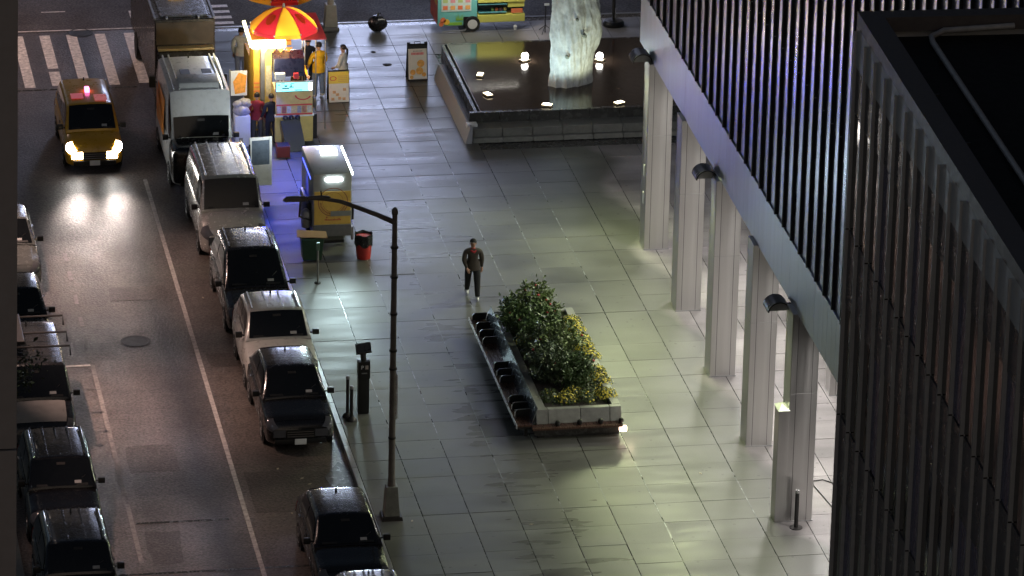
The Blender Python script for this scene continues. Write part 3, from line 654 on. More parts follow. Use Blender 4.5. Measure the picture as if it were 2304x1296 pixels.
# ================================================================== POOL AND SCULPTURE
pool = thing('reflecting_pool', 'raised dark reflecting pool with pale stone rim and sloped side', 'pool', (0, 0, 0))
for k in range(9):
    x = 7.15+.95*k
    MB().box(x+.008, x+.942, 29.3, 30.05, .16, .42).build('rim_stone', stone, pool, bevel=.01)
    MB().box(x+.008, x+.942, 29.16, 30.0, 0, .155).build('plinth_stone', stonel, pool, bevel=.01)
    MB().box(x+.006, x+.944, 29.9, 30.06, .42, .74).build('basin_tile', stoned, pool)
MB().prism([(6.9, 0), (7.12, 0), (7.12, .5), (7.04, .52)], 29.13, 35.4, 'y').build('sloped_side', mat('pale_granite', (.34, .34, .36), .42, var=.10, scale=2, world=True), pool, bevel=.008)
for k in range(6): MB().box(7.13, 7.32, 30.1+.95*k, 31.04+.95*k, 0, .36).build('trough_stone', stone, pool, bevel=.008)
MB().box(7.32, 7.42, 30.06, 36.6, 0, .74).build('basin_wall', stoned, pool, bevel=.006)
MB().box(7.5, 7.52, 30.1, 36.6, .0, .735).build('edge_strip', greym, pool)
MB().box(7.43, 18, 36.6, 36.72, 0, .74).build('basin_wall', stoned, pool)
watm = mat('dark_water', (.062, .042, .030), .10, var=.3, bump=.05, bscale=5, rvar=.02, world=True, ior=1.33)
MB().box(7.52, 18, 30.06, 36.6, .2, .735).build('water', watm, pool)
MB().box(7.0, 7.34, 29.5, 29.75, .36, .52).build('paper_litter', white, pool, bevel=.03)
# white trunk-like sculpture
scu = thing('trunk_sculpture', 'white mottled tree trunk sculpture standing in the dark pool', 'sculpture', (10.75, 32.5, .735))
barkm = mat('white_bark', (.68, .70, .68), .75, var=.28, scale=4, bump=1.0, bscale=18)
def trunk(u, v):
    z = 5.2*u; a = 2*pi*v+.28*z
    R = .60+.05*math.exp(-((z-.05)/.25)**2)+.06*math.exp(-((z-1.9)/.9)**2)+.035*z
    f = 1+.10*cos(3*a+.7-.55*z)+.05*cos(5*a-.9*z+1)
    if z > 2.3: f *= 1-.09*(z-2.3)*(cos(a)**2)
    nz = Vector((cos(a)*1.6, sin(a)*1.6, z*1.1)); nq = Vector((cos(a)*2.2, sin(a)*2.2, z*.5)); f += .10*noise.noise(nz*1.4)+.11*noise.noise(nq*1.6)+.06*noise.noise(nq*3.7)+.03*noise.noise(nz*9)
    sh = -.05+.05*sin(1.3*z)+.085*z
    return (R*f*cos(2*pi*v)+sh, R*f*.9*sin(2*pi*v), z)
MB().grid(trunk, 120, 170).build('trunk', barkm, scu, smooth=70, fixn=False)
MB().tube([(.5, 0, 4.8), (.9, .1, 6), (1.3, .2, 7.5)], [.5, .42, .3], 12).build('branch', barkm, scu, smooth=70)
MB().tube([(-.1, 0, 4.8), (-.5, .1, 6), (-.9, .3, 7.6)], [.5, .4, .26], 12).build('branch', barkm, scu, smooth=70)
for px, py, pz, r in ((-.18, -.66, 3.05-2.0, .06), (.35, -.70, 1.75, .07), (.1, -.72, 2.3, .05)):
    MB().lathe([(r, .1), (r, 0), (r*.6, -.02)], (px, py, pz), 10, 'y').build('knot', mat('bark_knot', (.30, .33, .28), .8), scu)
for (x, y, far_), lb in zip(((9.73, 34.7, 1), (12.12, 34.45, 1), (8.07, 33.4, 0), (8.0, 31.5, 0), (9.67, 30.3, 0), (11.95, 30.25, 0)),
        ('bright globe floodlight left behind the white sculpture', 'bright globe floodlight right behind the white sculpture', 'flat pool light farther along the left pool edge', 'flat pool light nearer along the left pool edge', 'flat pool light at the front edge below the sculpture', 'flat pool light at the front edge toward the columns')):
    pl = thing('pool_light', lb, 'lamp', (x, y, .735), math.atan2(10.75-x, -(32.5-y)) if False else math.atan2(32.5-y, 10.75-x)-pi/2, 'floodlights around the sculpture')
    MB().box(-.16, .16, -.12, .1, 0, .06).build('housing', mat('lamp_housing', (.35, .3, .22), .4, .5), pl, bevel=.015)
    if far_:
        MB().lathe([(.03, -.11), (.09, -.08), (.115, 0), (.09, .08), (.03, .11)], (0, .0, .17), 14).build('lens', emi('globe_lens', (1, .97, .9), 30), pl, smooth=60)
    else:
        MB().box(-.15, .15, -.10, .08, .062, .075).build('lens', emi('pool_lens', (1, .85, .55), 5), pl)
        MB().box(-.05, .07, -.02, .04, .075, .09).build('bulb', emi('pool_bulb', (1, .97, .85), 25), pl)
    lamp('pool_lamp', 'SPOT', (x+(10.75-x)*.12, y+(32.5-y)*.12, .95), 95 if far_ else 75, (.72, .97, 1) if x < 10.5 else (.97, 1, .68), (10.75, 32.5, 2.6), .1, 75, .6)

# ================================================================== PLANTER AND BENCH
pla = thing('planter', 'long stone planter with wet wooden bench along its street side', 'planter', (0, 0, 0))
X0, X1, Y0, Y1, ZT = 4.95, 7.32, 5.85, 13.15, .78
for k, (a, b) in enumerate(((X0+.06, 5.32), (5.33, 6.2), (6.21, 7.0), (7.01, X1))):
    MB().prism([(Y0-.04, .42), (Y0+.10, ZT), (Y0+.26, ZT), (Y0+.26, .42)], a+.004, b-.004, 'x').build('wall_stone', stonel if k % 2 else stone, pla, bevel=.008)
for k in range(8):
    y = Y0+.27+k*.88
    MB().box(X1-.22, X1, y+.004, y+.876, .0, ZT).build('wall_stone', stonel if k % 2 else stone, pla, bevel=.008)
    MB().box(X0+.08, X0+.34, y+.004, y+.876, 0, ZT-.02).build('wall_stone', stone, pla, bevel=.008)
MB().box(X0+.08, X1, Y1-.1, Y1+.12, 0, ZT-.02).build('wall_stone', stone, pla, bevel=.008)
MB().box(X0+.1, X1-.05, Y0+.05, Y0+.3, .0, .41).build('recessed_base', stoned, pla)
MB().box(X0+.35, X1-.23, Y0+.27, Y1-.1, .3, ZT-.12).build('soil', soil, pla)
MB().box(X0-.1, X1-.02, Y0-.34, Y0-.04, .36, .42).build('front_ledge', wood, pla, bevel=.01)
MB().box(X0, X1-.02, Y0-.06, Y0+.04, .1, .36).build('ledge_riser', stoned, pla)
for x in (5.55, 6.15, 6.72, 7.28): MB().lathe([(.055, 0), (.075, .05), (.06, .12), (.02, .14)], (x, Y0-.16, .42), 12).build('skate_knob', black, pla, smooth=50)
MB().box(X1-.1, X1+.1, Y0-.30, Y0-.16, .2, .34).build('corner_lamp', emi('corner_lens', (1, .72, .55), 3), pla, bevel=.02)
lamp('corner_glow', 'POINT', (X1+.2, Y0-.4, .3), 3, (1, .7, .5), None, .05)
bn = thing('bench', 'dark wet wooden bench with black dividers and a pale metal backrest', 'bench', (0, 0, 0))
for k in range(4): MB().box(4.47+.105*k, 4.568+.105*k, 5.72, 13.6, .40, .45).build('seat_plank', wood, bn, bevel=.006)
MB().box(4.445, 4.465, 5.7, 13.62, .36, .462).build('seat_edge', mat('pale_edge', (.75, .75, .76), .3, .6, var=.1), bn)
MB().box(4.5, 4.85, 5.8, 13.5, .3, .38).build('seat_frame', darkm, bn)
for y in (6.1, 8.2, 10.4, 12.6): MB().box(4.72, 4.8, y-.05, y+.05, 0, .3).build('leg', darkm, bn)
bkm = mat('backrest_sheet', (.50, .55, .62), .22, .9, var=.25, scale=4, world=True, bump=.1, bscale=8)
for k in range(5):
    y0 = 5.86+k*1.5; y1 = y0+1.49
    MB().prism([(4.885, .44), (4.90, .44), (5.04, .86), (5.02, .87)], y0, y1, 'y').build('backrest_panel', bkm, bn)
for y in (6.35, 6.85, 7.35, 8.75, 9.25, 9.75, 11.6, 12.15, 12.7, 13.4):
    MB().prism([(4.52, .452), (4.52, .60), (4.58, .66), (4.93, .66), (4.90, .452)], y-.02, y+.02, 'y').build('divider', black, bn, bevel=.004)
    MB().tube([(4.50, y-.02, .47), (4.51, y-.022, .60)], .009, 5).build('divider_edge', plate, bn)

# ------------------------------------------------------------------ planting
def leafmesh(pts, size, rng, up=.4):
    mb = MB()
    for (p, d) in pts:
        n = Vector((rng.gauss(0, 1)+d[0], rng.gauss(0, 1)+d[1], rng.gauss(0, 1)+d[2]+up)).normalized()
        a = n.orthogonal().normalized(); a.rotate(Matrix.Rotation(rng.uniform(0, 6.28), 3, n)); b = n.cross(a)
        s = size*rng.uniform(.6, 1.4); p = Vector(p)
        if rng.random() < .12: s *= 1.7
        mb.add([p-a*s, p+b*s*.45+n*s*.1, p+a*s, p-b*s*.45+n*s*.1], [(0, 1, 2, 3)])
    return mb
lf = [mat('leaf_a', (.060, .10, .036), .4, var=.4, scale=5), mat('leaf_b', (.10, .14, .05), .4, var=.4, scale=5), mat('leaf_c', (.05, .075, .036), .4, var=.4, scale=5)]
stemm = mat('stem', (.035, .025, .015), .7, var=.3)
rosem = mat('rose_red', (.35, .03, .04), .5, var=.3); mumm = mat('mum_yellow', (.55, .46, .05), .5, var=.25, scale=20); mumg = mat('mum_leaf', (.05, .075, .02), .5, var=.4, scale=8)
def shrub(x, y, h, r, label, seed, m, roses=0, lean=(0, 0)):
    rng = random.Random(seed); t = thing('rose_shrub', label, 'shrub', (x-.12, y, .62), 0, 'rose shrubs in the planter')
    sm = MB(); pts = []
    for k in range(22):
        a = rng.uniform(0, 6.28); rr = 1.25*r*math.sqrt(rng.random()); hh = h*(1-.4*(rr/r/1.25)**1.5)*rng.uniform(.72, 1.14)
        tip = Vector((rr*cos(a)+lean[0], rr*sin(a)+lean[1], hh)); base = Vector((rr*.25*cos(a), rr*.25*sin(a), 0)); mid = (base+tip)/2+Vector((rng.gauss(0, .05), rng.gauss(0, .05), .1*h))
        sm.tube([base, mid, tip], [.012, .009, .004], 5)
        for q in range(84):
            u = rng.random()**.75; p = base*(1-u)**2+mid*2*u*(1-u)+tip*u*u; s = .20*(1.15-u*.55)
            pts.append((p+Vector((rng.gauss(0, s*.6), rng.gauss(0, s*.6), rng.gauss(0, s*.5))), (0, 0, 0)))
    sm.build('stems', stemm, t)
    leafmesh(pts, .058, rng).build('foliage', m, t, fixn=False)
    for k in range(roses):
        p = pts[rng.randrange(len(pts))][0]
        if p.z > h*.45: MB().lathe([(.012, -.02), (.038, 0), (.042, .02), (.02, .04)], (p.x, p.y, p.z+.04), 8).build('rose', rosem, t, smooth=60)
shrub(6.2, 12.1, 1.42, .58, 'tallest rose shrub at the back of the planter, rising to a point', 1, lf[1], 9)
shrub(5.7, 11.6, 1.15, .55, 'rose shrub at the back left of the planter by the bench end', 2, lf[0], 4)
shrub(6.15, 10.9, 1.3, .6, 'rose shrub in front of the tallest one', 3, lf[0], 8)
shrub(5.95, 9.9, 1.15, .6, 'rose shrub in the middle left of the planter', 4, lf[2], 5)
shrub(6.4, 9.6, 1.2, .52, 'rose shrub in the middle right of the planter beside the yellow flowers', 5, lf[1], 7)
shrub(5.85, 8.35, 1.15, .62, 'dark rose shrub toward the front of the planter', 6, lf[2], 4)
shrub(6.45, 7.8, 1.0, .5, 'rose shrub at the front right with a few red blooms', 7, lf[0], 6)
shrub(5.75, 12.75, .75, .4, 'small rose shrub in the back left corner of the planter', 8, lf[0], 0)
def mum(x, y, r, fl, label, seed):
    rng = random.Random(seed); t = thing('chrysanthemum', label, 'flowers', (x, y, .67), 0, 'chrysanthemums in the planter')
    pts = []; fb_ = MB()
    for k in range(420):
        a = rng.uniform(0, 6.28); e = math.asin(rng.random()); q = r*rng.uniform(.65, 1.15)
        d = Vector((cos(a)*cos(e), sin(a)*cos(e), sin(e)*.8)); pts.append((d*q, d*2))
        if k < fl*.75 and e > .15:
            p = d*r*rng.uniform(.86, 1.2); n = d.normalized(); a1 = n.orthogonal().normalized(); b1 = n.cross(a1); s = rng.uniform(.016, .034)
            fb_.add([p+n*.012]+[p+s*(cos(j*pi/3)*a1+sin(j*pi/3)*b1) for j in range(6)], [(0, 1+j, 1+(j+1) % 6) for j in range(6)])
    leafmesh(pts, .035, rng).build('foliage', mumg, t, fixn=False)
    if fl: tag(fb_.build('blooms', mumm, t, fixn=False), kind='stuff')
mum(7.10, 12.2, 0.29, 260, 'yellow chrysanthemum nearest the back of the right edge', 20); mum(7.10, 11.6, 0.29, 260, 'second yellow chrysanthemum from the back of the right edge', 21)
mum(7.12, 10.9, 0.29, 230, 'third yellow chrysanthemum along the right edge', 22); mum(7.08, 10.25, 0.32, 270, 'large yellow chrysanthemum halfway along the right edge', 23)
mum(7.12, 9.6, 0.32, 250, 'yellow chrysanthemum just in front of the halfway one', 24); mum(7.10, 8.5, 0.29, 220, 'yellow chrysanthemum beside the rose with red blooms', 25)
mum(7.10, 7.8, 0.32, 230, 'yellow chrysanthemum behind the front right corner', 26); mum(7.07, 6.85, 0.31, 240, 'yellow chrysanthemum in the front right corner', 27)
mum(6.2, 7.15, .26, 170, 'yellow chrysanthemum in the middle of the front row', 28); mum(5.95, 6.75, .28, 200, 'yellow chrysanthemum at the very front of the planter', 29)
mum(5.55, 6.9, .32, 12, 'mostly green chrysanthemum at the front left corner', 30); mum(6.5, 6.75, .30, 30, 'green chrysanthemum with few blooms near the front corner', 31); mum(6.65, 7.4, .36, 8, 'big green chrysanthemum without blooms behind the front row', 32)
mum(5.5, 11.0, .24, 60, 'small yellow green chrysanthemum on the bench side', 33)

# ================================================================== STREET FURNITURE
lp = thing('lamp_post', 'tall dark lamp post with curved arm reaching over the street', 'lamp post', (.40, 1.2, 0))
MB().frus((-.27, .27, -.27, .27, 0), (-.25, .25, -.25, .25, .10)).build('base_plate', darkm, lp)
pm2 = mat('post_metal', (.13, .115, .10), .5, .3, var=.35, scale=4, bump=.25, bscale=25)
MB().frus((-.20, .20, -.20, .20, .10), (-.15, .15, -.15, .15, .9)).build('base_box', mat('base_box_metal', (.20, .20, .17), .5, .3, var=.35, scale=4, bump=.3, bscale=15), lp, bevel=.015)
MB().lathe([(.105, .9), (.09, 1.2), (.075, 6), (.065, 8.3), (.085, 8.32), (.085, 8.42), (.03, 8.5)], n=16).build('pole', pm2, lp, smooth=40)
for z in (2.2, 4.1, 4.6, 5.6, 6.6, 7.4): MB().lathe([(.098, z), (.105, z+.02), (.098, z+.06)], n=14).build('band', darkm, lp)
MB().tube([(0, 0, 8.1), (-.5, 0, 8.34), (-1.0, 0, 8.56), (-1.4, 0, 8.72), (-1.8, 0, 8.80), (-2.25, 0, 8.84)], [.07, .06, .055, .05, .045, .045], 10).build('arm', pm2, lp, smooth=60)
MB().lathe([(.03, 0), (.045, .05), (.055, .25), (.06, .4), (.04, .55), (.015, .62)], (-2.25, 0, 8.84), 14, 'x').build('bracket_collar', pm2, lp, smooth=50)
hd = MB().frus((-2.84, -2.2, -.10, .10, 8.78), (-2.74, -2.26, -.06, .06, 8.90)).build('lamp_head', pm2, lp, bevel=.03, smooth=50)
MB().tube([(-1.85, 0, 8.8), (-1.88, 0, 9.02)], .02, 6).build('photocell', black, lp)
MB().box(.10, .13, -.02, .25, 2.75, 3.45).build('parking_sign', plate, lp); 
sg = MB().box(.10, .13, -.02, .25, 3.47, 3.95).build('parking_sign', plate, lp)
for z in (3.85, 3.78, 3.65, 3.55, 3.3, 3.2, 3.1, 2.95, 2.85): MB().box(.098, .10, .03, .18, z, z+.03).build('sign_print', mat('sign_red', (.35, .08, .07), .5), lp)
kz = thing('parking_kiosk', 'black parking pay kiosk with tilted solar panel', 'kiosk', (.68, 8.2, 0))
MB().box(-.15, .15, -.12, .14, 0, 1.5).build('cabinet', black, kz, bevel=.025, smooth=40)
MB().box(-.16, .17, -.14, .15, 1.02, 1.52).build('head', black, kz, bevel=.03, smooth=40)
MB().tube([(0, .05, 1.5), (0, .08, 1.75)], .08, 10).build('neck', black, kz)
MB().box(-.21, .21, -.17, .17, -.03, .03, M=rot(rad(-6), rad(28), rad(-9), (0, .06, 1.84))).build('solar_panel', mat('solar_dark', (.05, .05, .05), .3, var=.3), kz, bevel=.008)
text_mesh('P', 'letter_sign', .15, plate, kz, Matrix.Translation((-.05, -.146, 1.36)) @ Matrix.Rotation(pi/2, 4, 'X'))
MB().box(.03, .11, -.148, -.14, 1.31, 1.42).build('screen', mat('kiosk_screen', (.4, .35, .3), .3), kz); MB().box(-.07, .08, -.148, -.14, 1.18, 1.21).build('slot', greym, kz)
hy = thing('standpipe', 'dark twin fire standpipe with two capped pipes by the kerb', 'standpipe', (.24, 7.75, 0))
MB().tube([(-.02, .2, 0), (-.02, .2, 1.1)], .045, 10).build('pipe', darkm, hy, smooth=60); MB().tube([(.05, -.06, 0), (.05, -.06, .92)], .05, 10).build('pipe', darkm, hy, smooth=60)
for x, y, z in ((-.02, .2, 1.1), (.05, -.06, .92)): MB().lathe([(.055, 0), (.06, .04), (.04, .09)], (x, y, z), 12).build('cap', greym, hy, smooth=50)
for x, y in ((-.02, .2), (.05, -.06)): MB().lathe([(.14, 0), (.14, .03), (.10, .08), (.06, .12)], (x, y, 0), 14).build('flange', darkm, hy, smooth=40)
mt_ = thing('meter_post', 'thin meter post without head at the kerb by the silver van', 'post', (.76, 17.9, 0))
MB().tube([(0, 0, 0), (0, 0, 1.15)], .03, 10).build('post', greym, mt_, smooth=60); MB().lathe([(.1, 0), (.09, .03), (.04, .05)], n=12).build('base', darkm, mt_)
MB().box(-.05, .05, -.04, .04, 1.0, 1.25).build('head_bracket', mat('green_metal', (.10, .16, .12), .4, .4), mt_, bevel=.02)
# bins beside the trailer
rbn = thing('litter_bin', 'red round bin lined with a black bag beside the trailer', 'bin', (2.36, 19.75, 0))
MB().lathe([(.20, 0), (.215, .1), (.255, .68)], n=24).build('bin_body', mat('bin_red', (.40, .035, .03), .4, var=.2), rbn, smooth=40)
bagf = lambda u, v: ((.262+.012*sin(9*2*pi*v)*(1-u)-.05*(u > .6)*(u-.6)*2.5)*cos(2*pi*v), (.262+.012*sin(9*2*pi*v)*(1-u)-.05*(u > .6)*(u-.6)*2.5)*sin(2*pi*v), .42+.09*sin(5*2*pi*v)*(1-u)*.5+.34*min(1, u*1.6)-(.5*(u-.65) if u > .65 else 0))
MB().grid(bagf, 14, 60).build('bag', trashb, rbn, smooth=60, fixn=False)
gb = thing('green_bin', 'dark green bin covered by a flattened cardboard sheet', 'bin', (.83, 19.75, 0))
MB().frus((-.27, .27, -.22, .22, .06), (-.33, .33, -.27, .27, .74)).build('bin_body', mat('bin_green', (.02, .05, .03), .4), gb, bevel=.03)
for x in (-.2, .2): MB().lathe([(.07, -.03), (.07, .03)], (x, .2, .07), 12, 'x').build('wheel', rubber, gb)
MB().add([(-.46, -.2, .80), (.43, -.28, .76), (.45, .22, .78), (-.40, .3, .83), (-.46, -.2, .815), (.43, -.28, .775), (.45, .22, .795), (-.40, .3, .845)], [(0, 1, 2, 3), (4, 5, 6, 7), (0, 1, 5, 4), (1, 2, 6, 5), (2, 3, 7, 6), (3, 0, 4, 7)]).build('cardboard', mat('cardboard', (.35, .22, .12), .7, var=.15), gb)

# ================================================================== YELLOW FOOD TRAILER
tr = thing('food_trailer', 'grey and yellow food trailer with a glowing oval lamp above its round emblem', 'trailer', (.98, 20.7, 0))
tgrey = mat('trailer_grey', (.36, .37, .37), .35, .35, var=.12); tyel = mat('trailer_yellow', (.62, .40, .09), .4, var=.12)
MB().box(0, 1.16, 0, 2.5, .36, 2.30).build('box_body', tgrey, tr, bevel=.07, smooth=40)
MB().box(.02, 1.14, -.02, .04, .36, .70).build('skirt', mat('skirt_grey', (.13, .13, .13), .5, var=.2), tr)
MB().box(.05, 1.12, -.012, .03, .72, 1.75).build('front_panel', tyel, tr, bevel=.01)
def ringm(r0, r1, y): 
    n = 40; mb = MB(); vs = []
    for r in (r0, r1): vs += [(r*cos(2*pi*j/n), y, r*sin(2*pi*j/n)) for j in range(n)]
    mb.add(vs, [(j, (j+1) % n, n+(j+1) % n, n+j) for j in range(n)]); return mb
em_ = mat('emblem_brown', (.32, .13, .07), .5)
for a, b in ((.42, .445), (.30, .31)): 
    o = ringm(a, b, -.017).build('emblem_ring', em_, tr, fixn=False); o.location = (.60, 0, 1.42)
for k in range(26):
    a = pi+pi*(k+.5)/26
    MB().box(-.012, .012, -.018, -.0165, -.028, .028, M=Matrix.Translation((.60+.365*cos(a), 0, 1.42+.365*sin(a))) @ Matrix.Rotation(-(a+pi/2), 4, 'Y')).build('emblem_mark', em_, tr)
MB().box(.53, 1.13, -.02, -.012, .98, 1.14).build('grey_band', mat('band_grey', (.22, .23, .22), .5), tr)
for k in range(14): MB().box(.36+.035*k, .385+.035*k, -.016, -.012, .85, .85+random.uniform(.03, .06)).build('panel_print', mat('print_red', (.45, .10, .05), .5), tr)
MB().box(.40, .44, -.016, -.012, .93, .97).build('panel_print', MC['print_red'], tr)
cap = [(.42*0+.23*cos(a)*.45+(.16 if cos(a) > 0 else -.16), .062*sin(a)) for a in [2*pi*k/24 for k in range(24)]]
MB().prism([(x+.62, z+2.13) for x, z in cap], -.07, -.005, 'y').build('oval_lamp', emi('oval_lens', (.86, 1, .98), 14), tr, bevel=.01)
lamp('trailer_lamp', 'SPOT', (1.6, 20.5, 2.13), 850, (.74, .97, 1.0), (.7, 1, .3), .3, 88, 1.0)
lamp('rear_bar_lamp', 'SPOT', (1.68, 22.65, 2.5), 520, (.86, .95, 1), (.5, 29, 1.2), .2, 75, .6)
MB().box(1.165, 1.20, .05, 2.4, 2.22, 2.28).build('led_strip', emi('led_white', (.85, 1, 1), 14), tr)
lamp('led_lamp', 'AREA', (2.24, 21.9, 2.2), 130, (.72, .85, 1), (4.5, 22.5, 0), .06, sy=2.3)
MB().box(.45, .95, 1.7, 1.8, 2.31, 2.44).build('light_bar', emi('led_bar', (.9, 1, 1), 2.5), tr, bevel=.015); MB().box(.45, .95, 1.55, 1.66, 2.31, 2.36).build('light_bar', emi('led_bar', (.9, 1, 1), 2.5), tr)
MB().box(-.14, -.01, .3, 1.7, .5, 1.3).build('side_tank', black, tr, bevel=.05, smooth=40); MB().lathe([(.04, 0), (.14, .05), (.15, .5), (.05, .6)], (-.16, .25, .55), 14).build('gas_bottle', greym, tr, smooth=50)
MB().tube([(-.02, .1, 1.55), (-.35, .05, 1.5), (-.38, .05, 1.0), (-.05, .1, .85)], .035, 8).build('side_handle', black, tr, smooth=60)
MB().box(1.17, 1.26, .25, .5, .75, 1.15).build('side_box', black, tr, bevel=.02); MB().box(1.16, 1.22, .05, .2, .2, .6).build('jack', greym, tr)
for x in (.08, 1.08):
    wh = MB().lathe([(.2, -.08), (.28, -.08), (.3, 0), (.28, .08), (.2, .08)], (x, 1.4, .3), 18, 'x').build('wheel', rubber, tr, smooth=40)
MB().box(.25, .9, -.3, .2, .25, .36).build('tow_frame', darkm, tr, bevel=.02)
MB().box(-.012, .0, .4, 2.2, 2.0, 2.04).build('blue_led', emi('blue_led', (.08, .12, 1), 3), tr)
lamp('blue_led_lamp', 'SPOT', (.88, 21.9, 2.02), 150, (.03, .06, 1), (.30, 21.8, 0), .1, 84, .6)

# ================================================================== HOT FOOD CART WITH UMBRELLAS
fc = thing('food_cart', 'yellow food cart with lit cyan sign and steel counter', 'food cart', (0, 0, 0))
navy = mat('navy_hood', (.015, .018, .05), .3, var=.3)
MB().box(1.02, 2.2, 29.62, 30.7, 0.12, 1.0).build('cart_body', mat('cart_yellow', (.62, .48, .16), .4, var=.12), fc, bevel=.02)
MB().box(1.0, 2.22, 29.58, 30.7, .96, 1.0).build('counter_edge', white, fc)
MB().box(1.04, 2.18, 29.6, 30.6, 1.0, 1.76).build('cart_body', mat('cart_tan', (.60, .45, .20), .4, var=.15), fc, bevel=.01)
MB().box(1.05, 2.17, 29.585, 29.6, 1.32, 1.36).build('red_stripe', red_m, fc)
MB().box(1.05, 2.17, 29.585, 29.6, 1.02, 1.06).build('red_stripe', red_m, fc)
cols = [(.55, .45, .42), (.35, .12, .10), (.5, .5, .52), (.55, .42, .25), (.3, .3, .42), (.45, .2, .15), (.6, .55, .5)]
for k in range(7): MB().box(1.07+.157*k, 1.20+.157*k, 29.583, 29.6, 1.08, 1.30).build('food_picture', flat('pic%d' % k, cols[k], var=.5, scale=12), fc)
def arc(cx, cz, r, w, a0, a1, y, n=14):
    mb = MB(); vs = []
    for rr in (r, r+w): vs += [(cx+rr*1.5*cos(a0+(a1-a0)*k/n), y, cz+rr*sin(a0+(a1-a0)*k/n)) for k in range(n+1)]
    mb.add(vs, [(k, k+1, n+2+k, n+1+k) for k in range(n)]); return mb
arc(1.88, 1.66, .14, .035, pi*1.02, pi*1.9, 29.594).build('red_swoosh', red_m, fc, fixn=False)
MB().box(1.02, 2.2, 29.56, 29.66, 1.78, 2.10).build('sign_box', greym, fc, bevel=.01)
MB().box(1.05, 2.10, 29.55, 29.562, 1.80, 2.08).build('lit_sign', emi('cyan_sign', (.16, 1, .95), 1.5), fc)
MB().box(2.06, 2.16, 29.54, 29.562, 1.82, 2.06).build('sign_lamp', emi('sign_lamp', (.9, 1, 1), 8), fc, bevel=.01)
nv = mat('sign_navy', (.02, .05, .15), .5)
for a, b, c, d in ((1.22, 1.44, 1.88, 1.92), (1.30, 1.38, 1.95, 2.0), (1.48, 1.52, 1.93, 2.03), (1.44, 1.58, 1.92, 1.95), (1.62, 1.84, 1.82, 1.85), (1.10, 1.16, 2.0, 2.03), (1.2, 1.3, 2.05, 2.07), (1.5, 1.6, 2.05, 2.07)): MB().box(a, b, 29.545, 29.55, c, d).build('sign_mark', nv, fc)
lamp('cyan_glow', 'AREA', (1.35, 29.45, 1.95), 115, (.07, .12, 1), (.2, 25, .6), .7, sy=.2)
MB().prism([(30.0, 2.12), (30.75, 2.12), (30.75, 2.75), (30.25, 2.62)], 1.05, 2.0, 'x').build('hood', navy, fc, bevel=.02)
MB().box(1.1, 1.9, 30.2, 30.5, 2.1, 2.2).build('griddle', mat('griddle_purple', (.15, .12, .3), .3), fc); MB().box(1.04, 1.35, 29.75, 29.95, 2.1, 2.3).build('napkin_box', white, fc, bevel=.02); MB().box(1.62, 1.78, 29.8, 29.95, 2.1, 2.28).build('sauce_bottle', red_m, fc, bevel=.03)
# left half with tall yellow panels
MB().box(.46, .66, 30.55, 31.6, .2, 2.95).build('side_cabinet', mat('cart_orange', (.70, .40, .05), .45, var=.2), fc, bevel=.01)
MB().box(.67, .80, 30.45, 30.6, .2, 2.9).build('corner_post', greym, fc); MB().box(.82, 1.04, 30.6, 31.6, .2, 2.9).build('side_cabinet', MC['cart_yellow'], fc, bevel=.01)
for k in range(4): MB().box(.47, .65, 30.535, 30.55, 1.35+.13*k, 1.40+.13*k).build('menu_stripe', flat('menu_orange', (.75, .22, .06)), fc)
MB().box(.85, 1.02, 30.585, 30.6, 1.3, 2.3).build('menu_board', flat('menu_cream', (.6, .55, .4), var=.3, scale=14), fc)
MB().box(.45, 2.3, 30.4, 33.2, .30, .42).build('floor_pan', greym, fc); MB().box(.48, 1.1, 31.65, 33.2, .42, 2.2).build('rear_cabinet', MC['cart_orange'], fc, bevel=.02)
MB().prism([(30.3, 3.05), (30.3, 3.18), (31.3, 3.3), (31.3, 3.2)], .4, 1.6, 'x').build('awning', flat('awning_orange', (.8, .35, .05)), fc)
for k in range(5): MB().prism([(.40+.25*k, 2.98), (.64+.25*k, 2.98), (.52+.25*k, 2.82)], 30.29, 30.31, 'y').build('valance', flat('valance_y', (.8, .5, .1)) if k % 2 else flat('valance_r', (.8, .25, .06)), fc)
MB().box(.36, 1.42, 30.18, 30.28, 3.0, 3.26).build('light_box', emi('warm_box', (1, .95, .72), 4.5), fc, bevel=.02)
MB().tube([(.16, 30.6, 3.78), (.34, 30.1, 3.10)], .055, 8).build('light_tube', emi('yellow_tube', (1, .92, .45), 5), fc)
lamp('cart_lamp', 'POINT', (.8, 29.9, 2.95), 110, (1, .84, .52), None, .2); lamp('cart_lamp', 'POINT', (-.25, 30.6, 3.2), 45, (1, .88, .5), None, .15)
lamp('cart_inner_lamp', 'POINT', (1.7, 31.3, 2.75), 170, (1, .85, .6), None, .2)
for x, y in ((.35, 30.9), (2.05, 30.3), (.5, 32.8), (2.05, 32.8)):
    MB().lathe([(.12, -.05), (.19, -.05), (.2, 0), (.19, .05), (.12, .05)], (x, y, .2), 14, 'x').build('wheel', rubber, fc)
MB().lathe([(.30, -.04), (.34, 0), (.30, .04)], (2.26, 30.4, .5), 16, 'x').build('spare_wheel', black, fc); MB().box(2.22, 2.36, 29.9, 30.5, .1, .9).build('side_step', darkm, fc)
og = thing('orange_banner', 'small orange and white banner hung on the left of the food cart', 'banner', (-.02, 30.35, 1.5))
MB().box(-.25, .25, -.01, .01, -.05, .75).build('cloth', white, og); MB().prism([(-.12, .0), (.2, .05), (.24, .6), (.0, .7), (-.18, .4)], -.016, -.011, 'y').build('print', flat('banner_orange', (.85, .35, .05), var=.4, scale=8), og); MB().tube([(-.28, 0, -1.5), (-.28, 0, .8)], .02, 6).build('pole', greym, og)
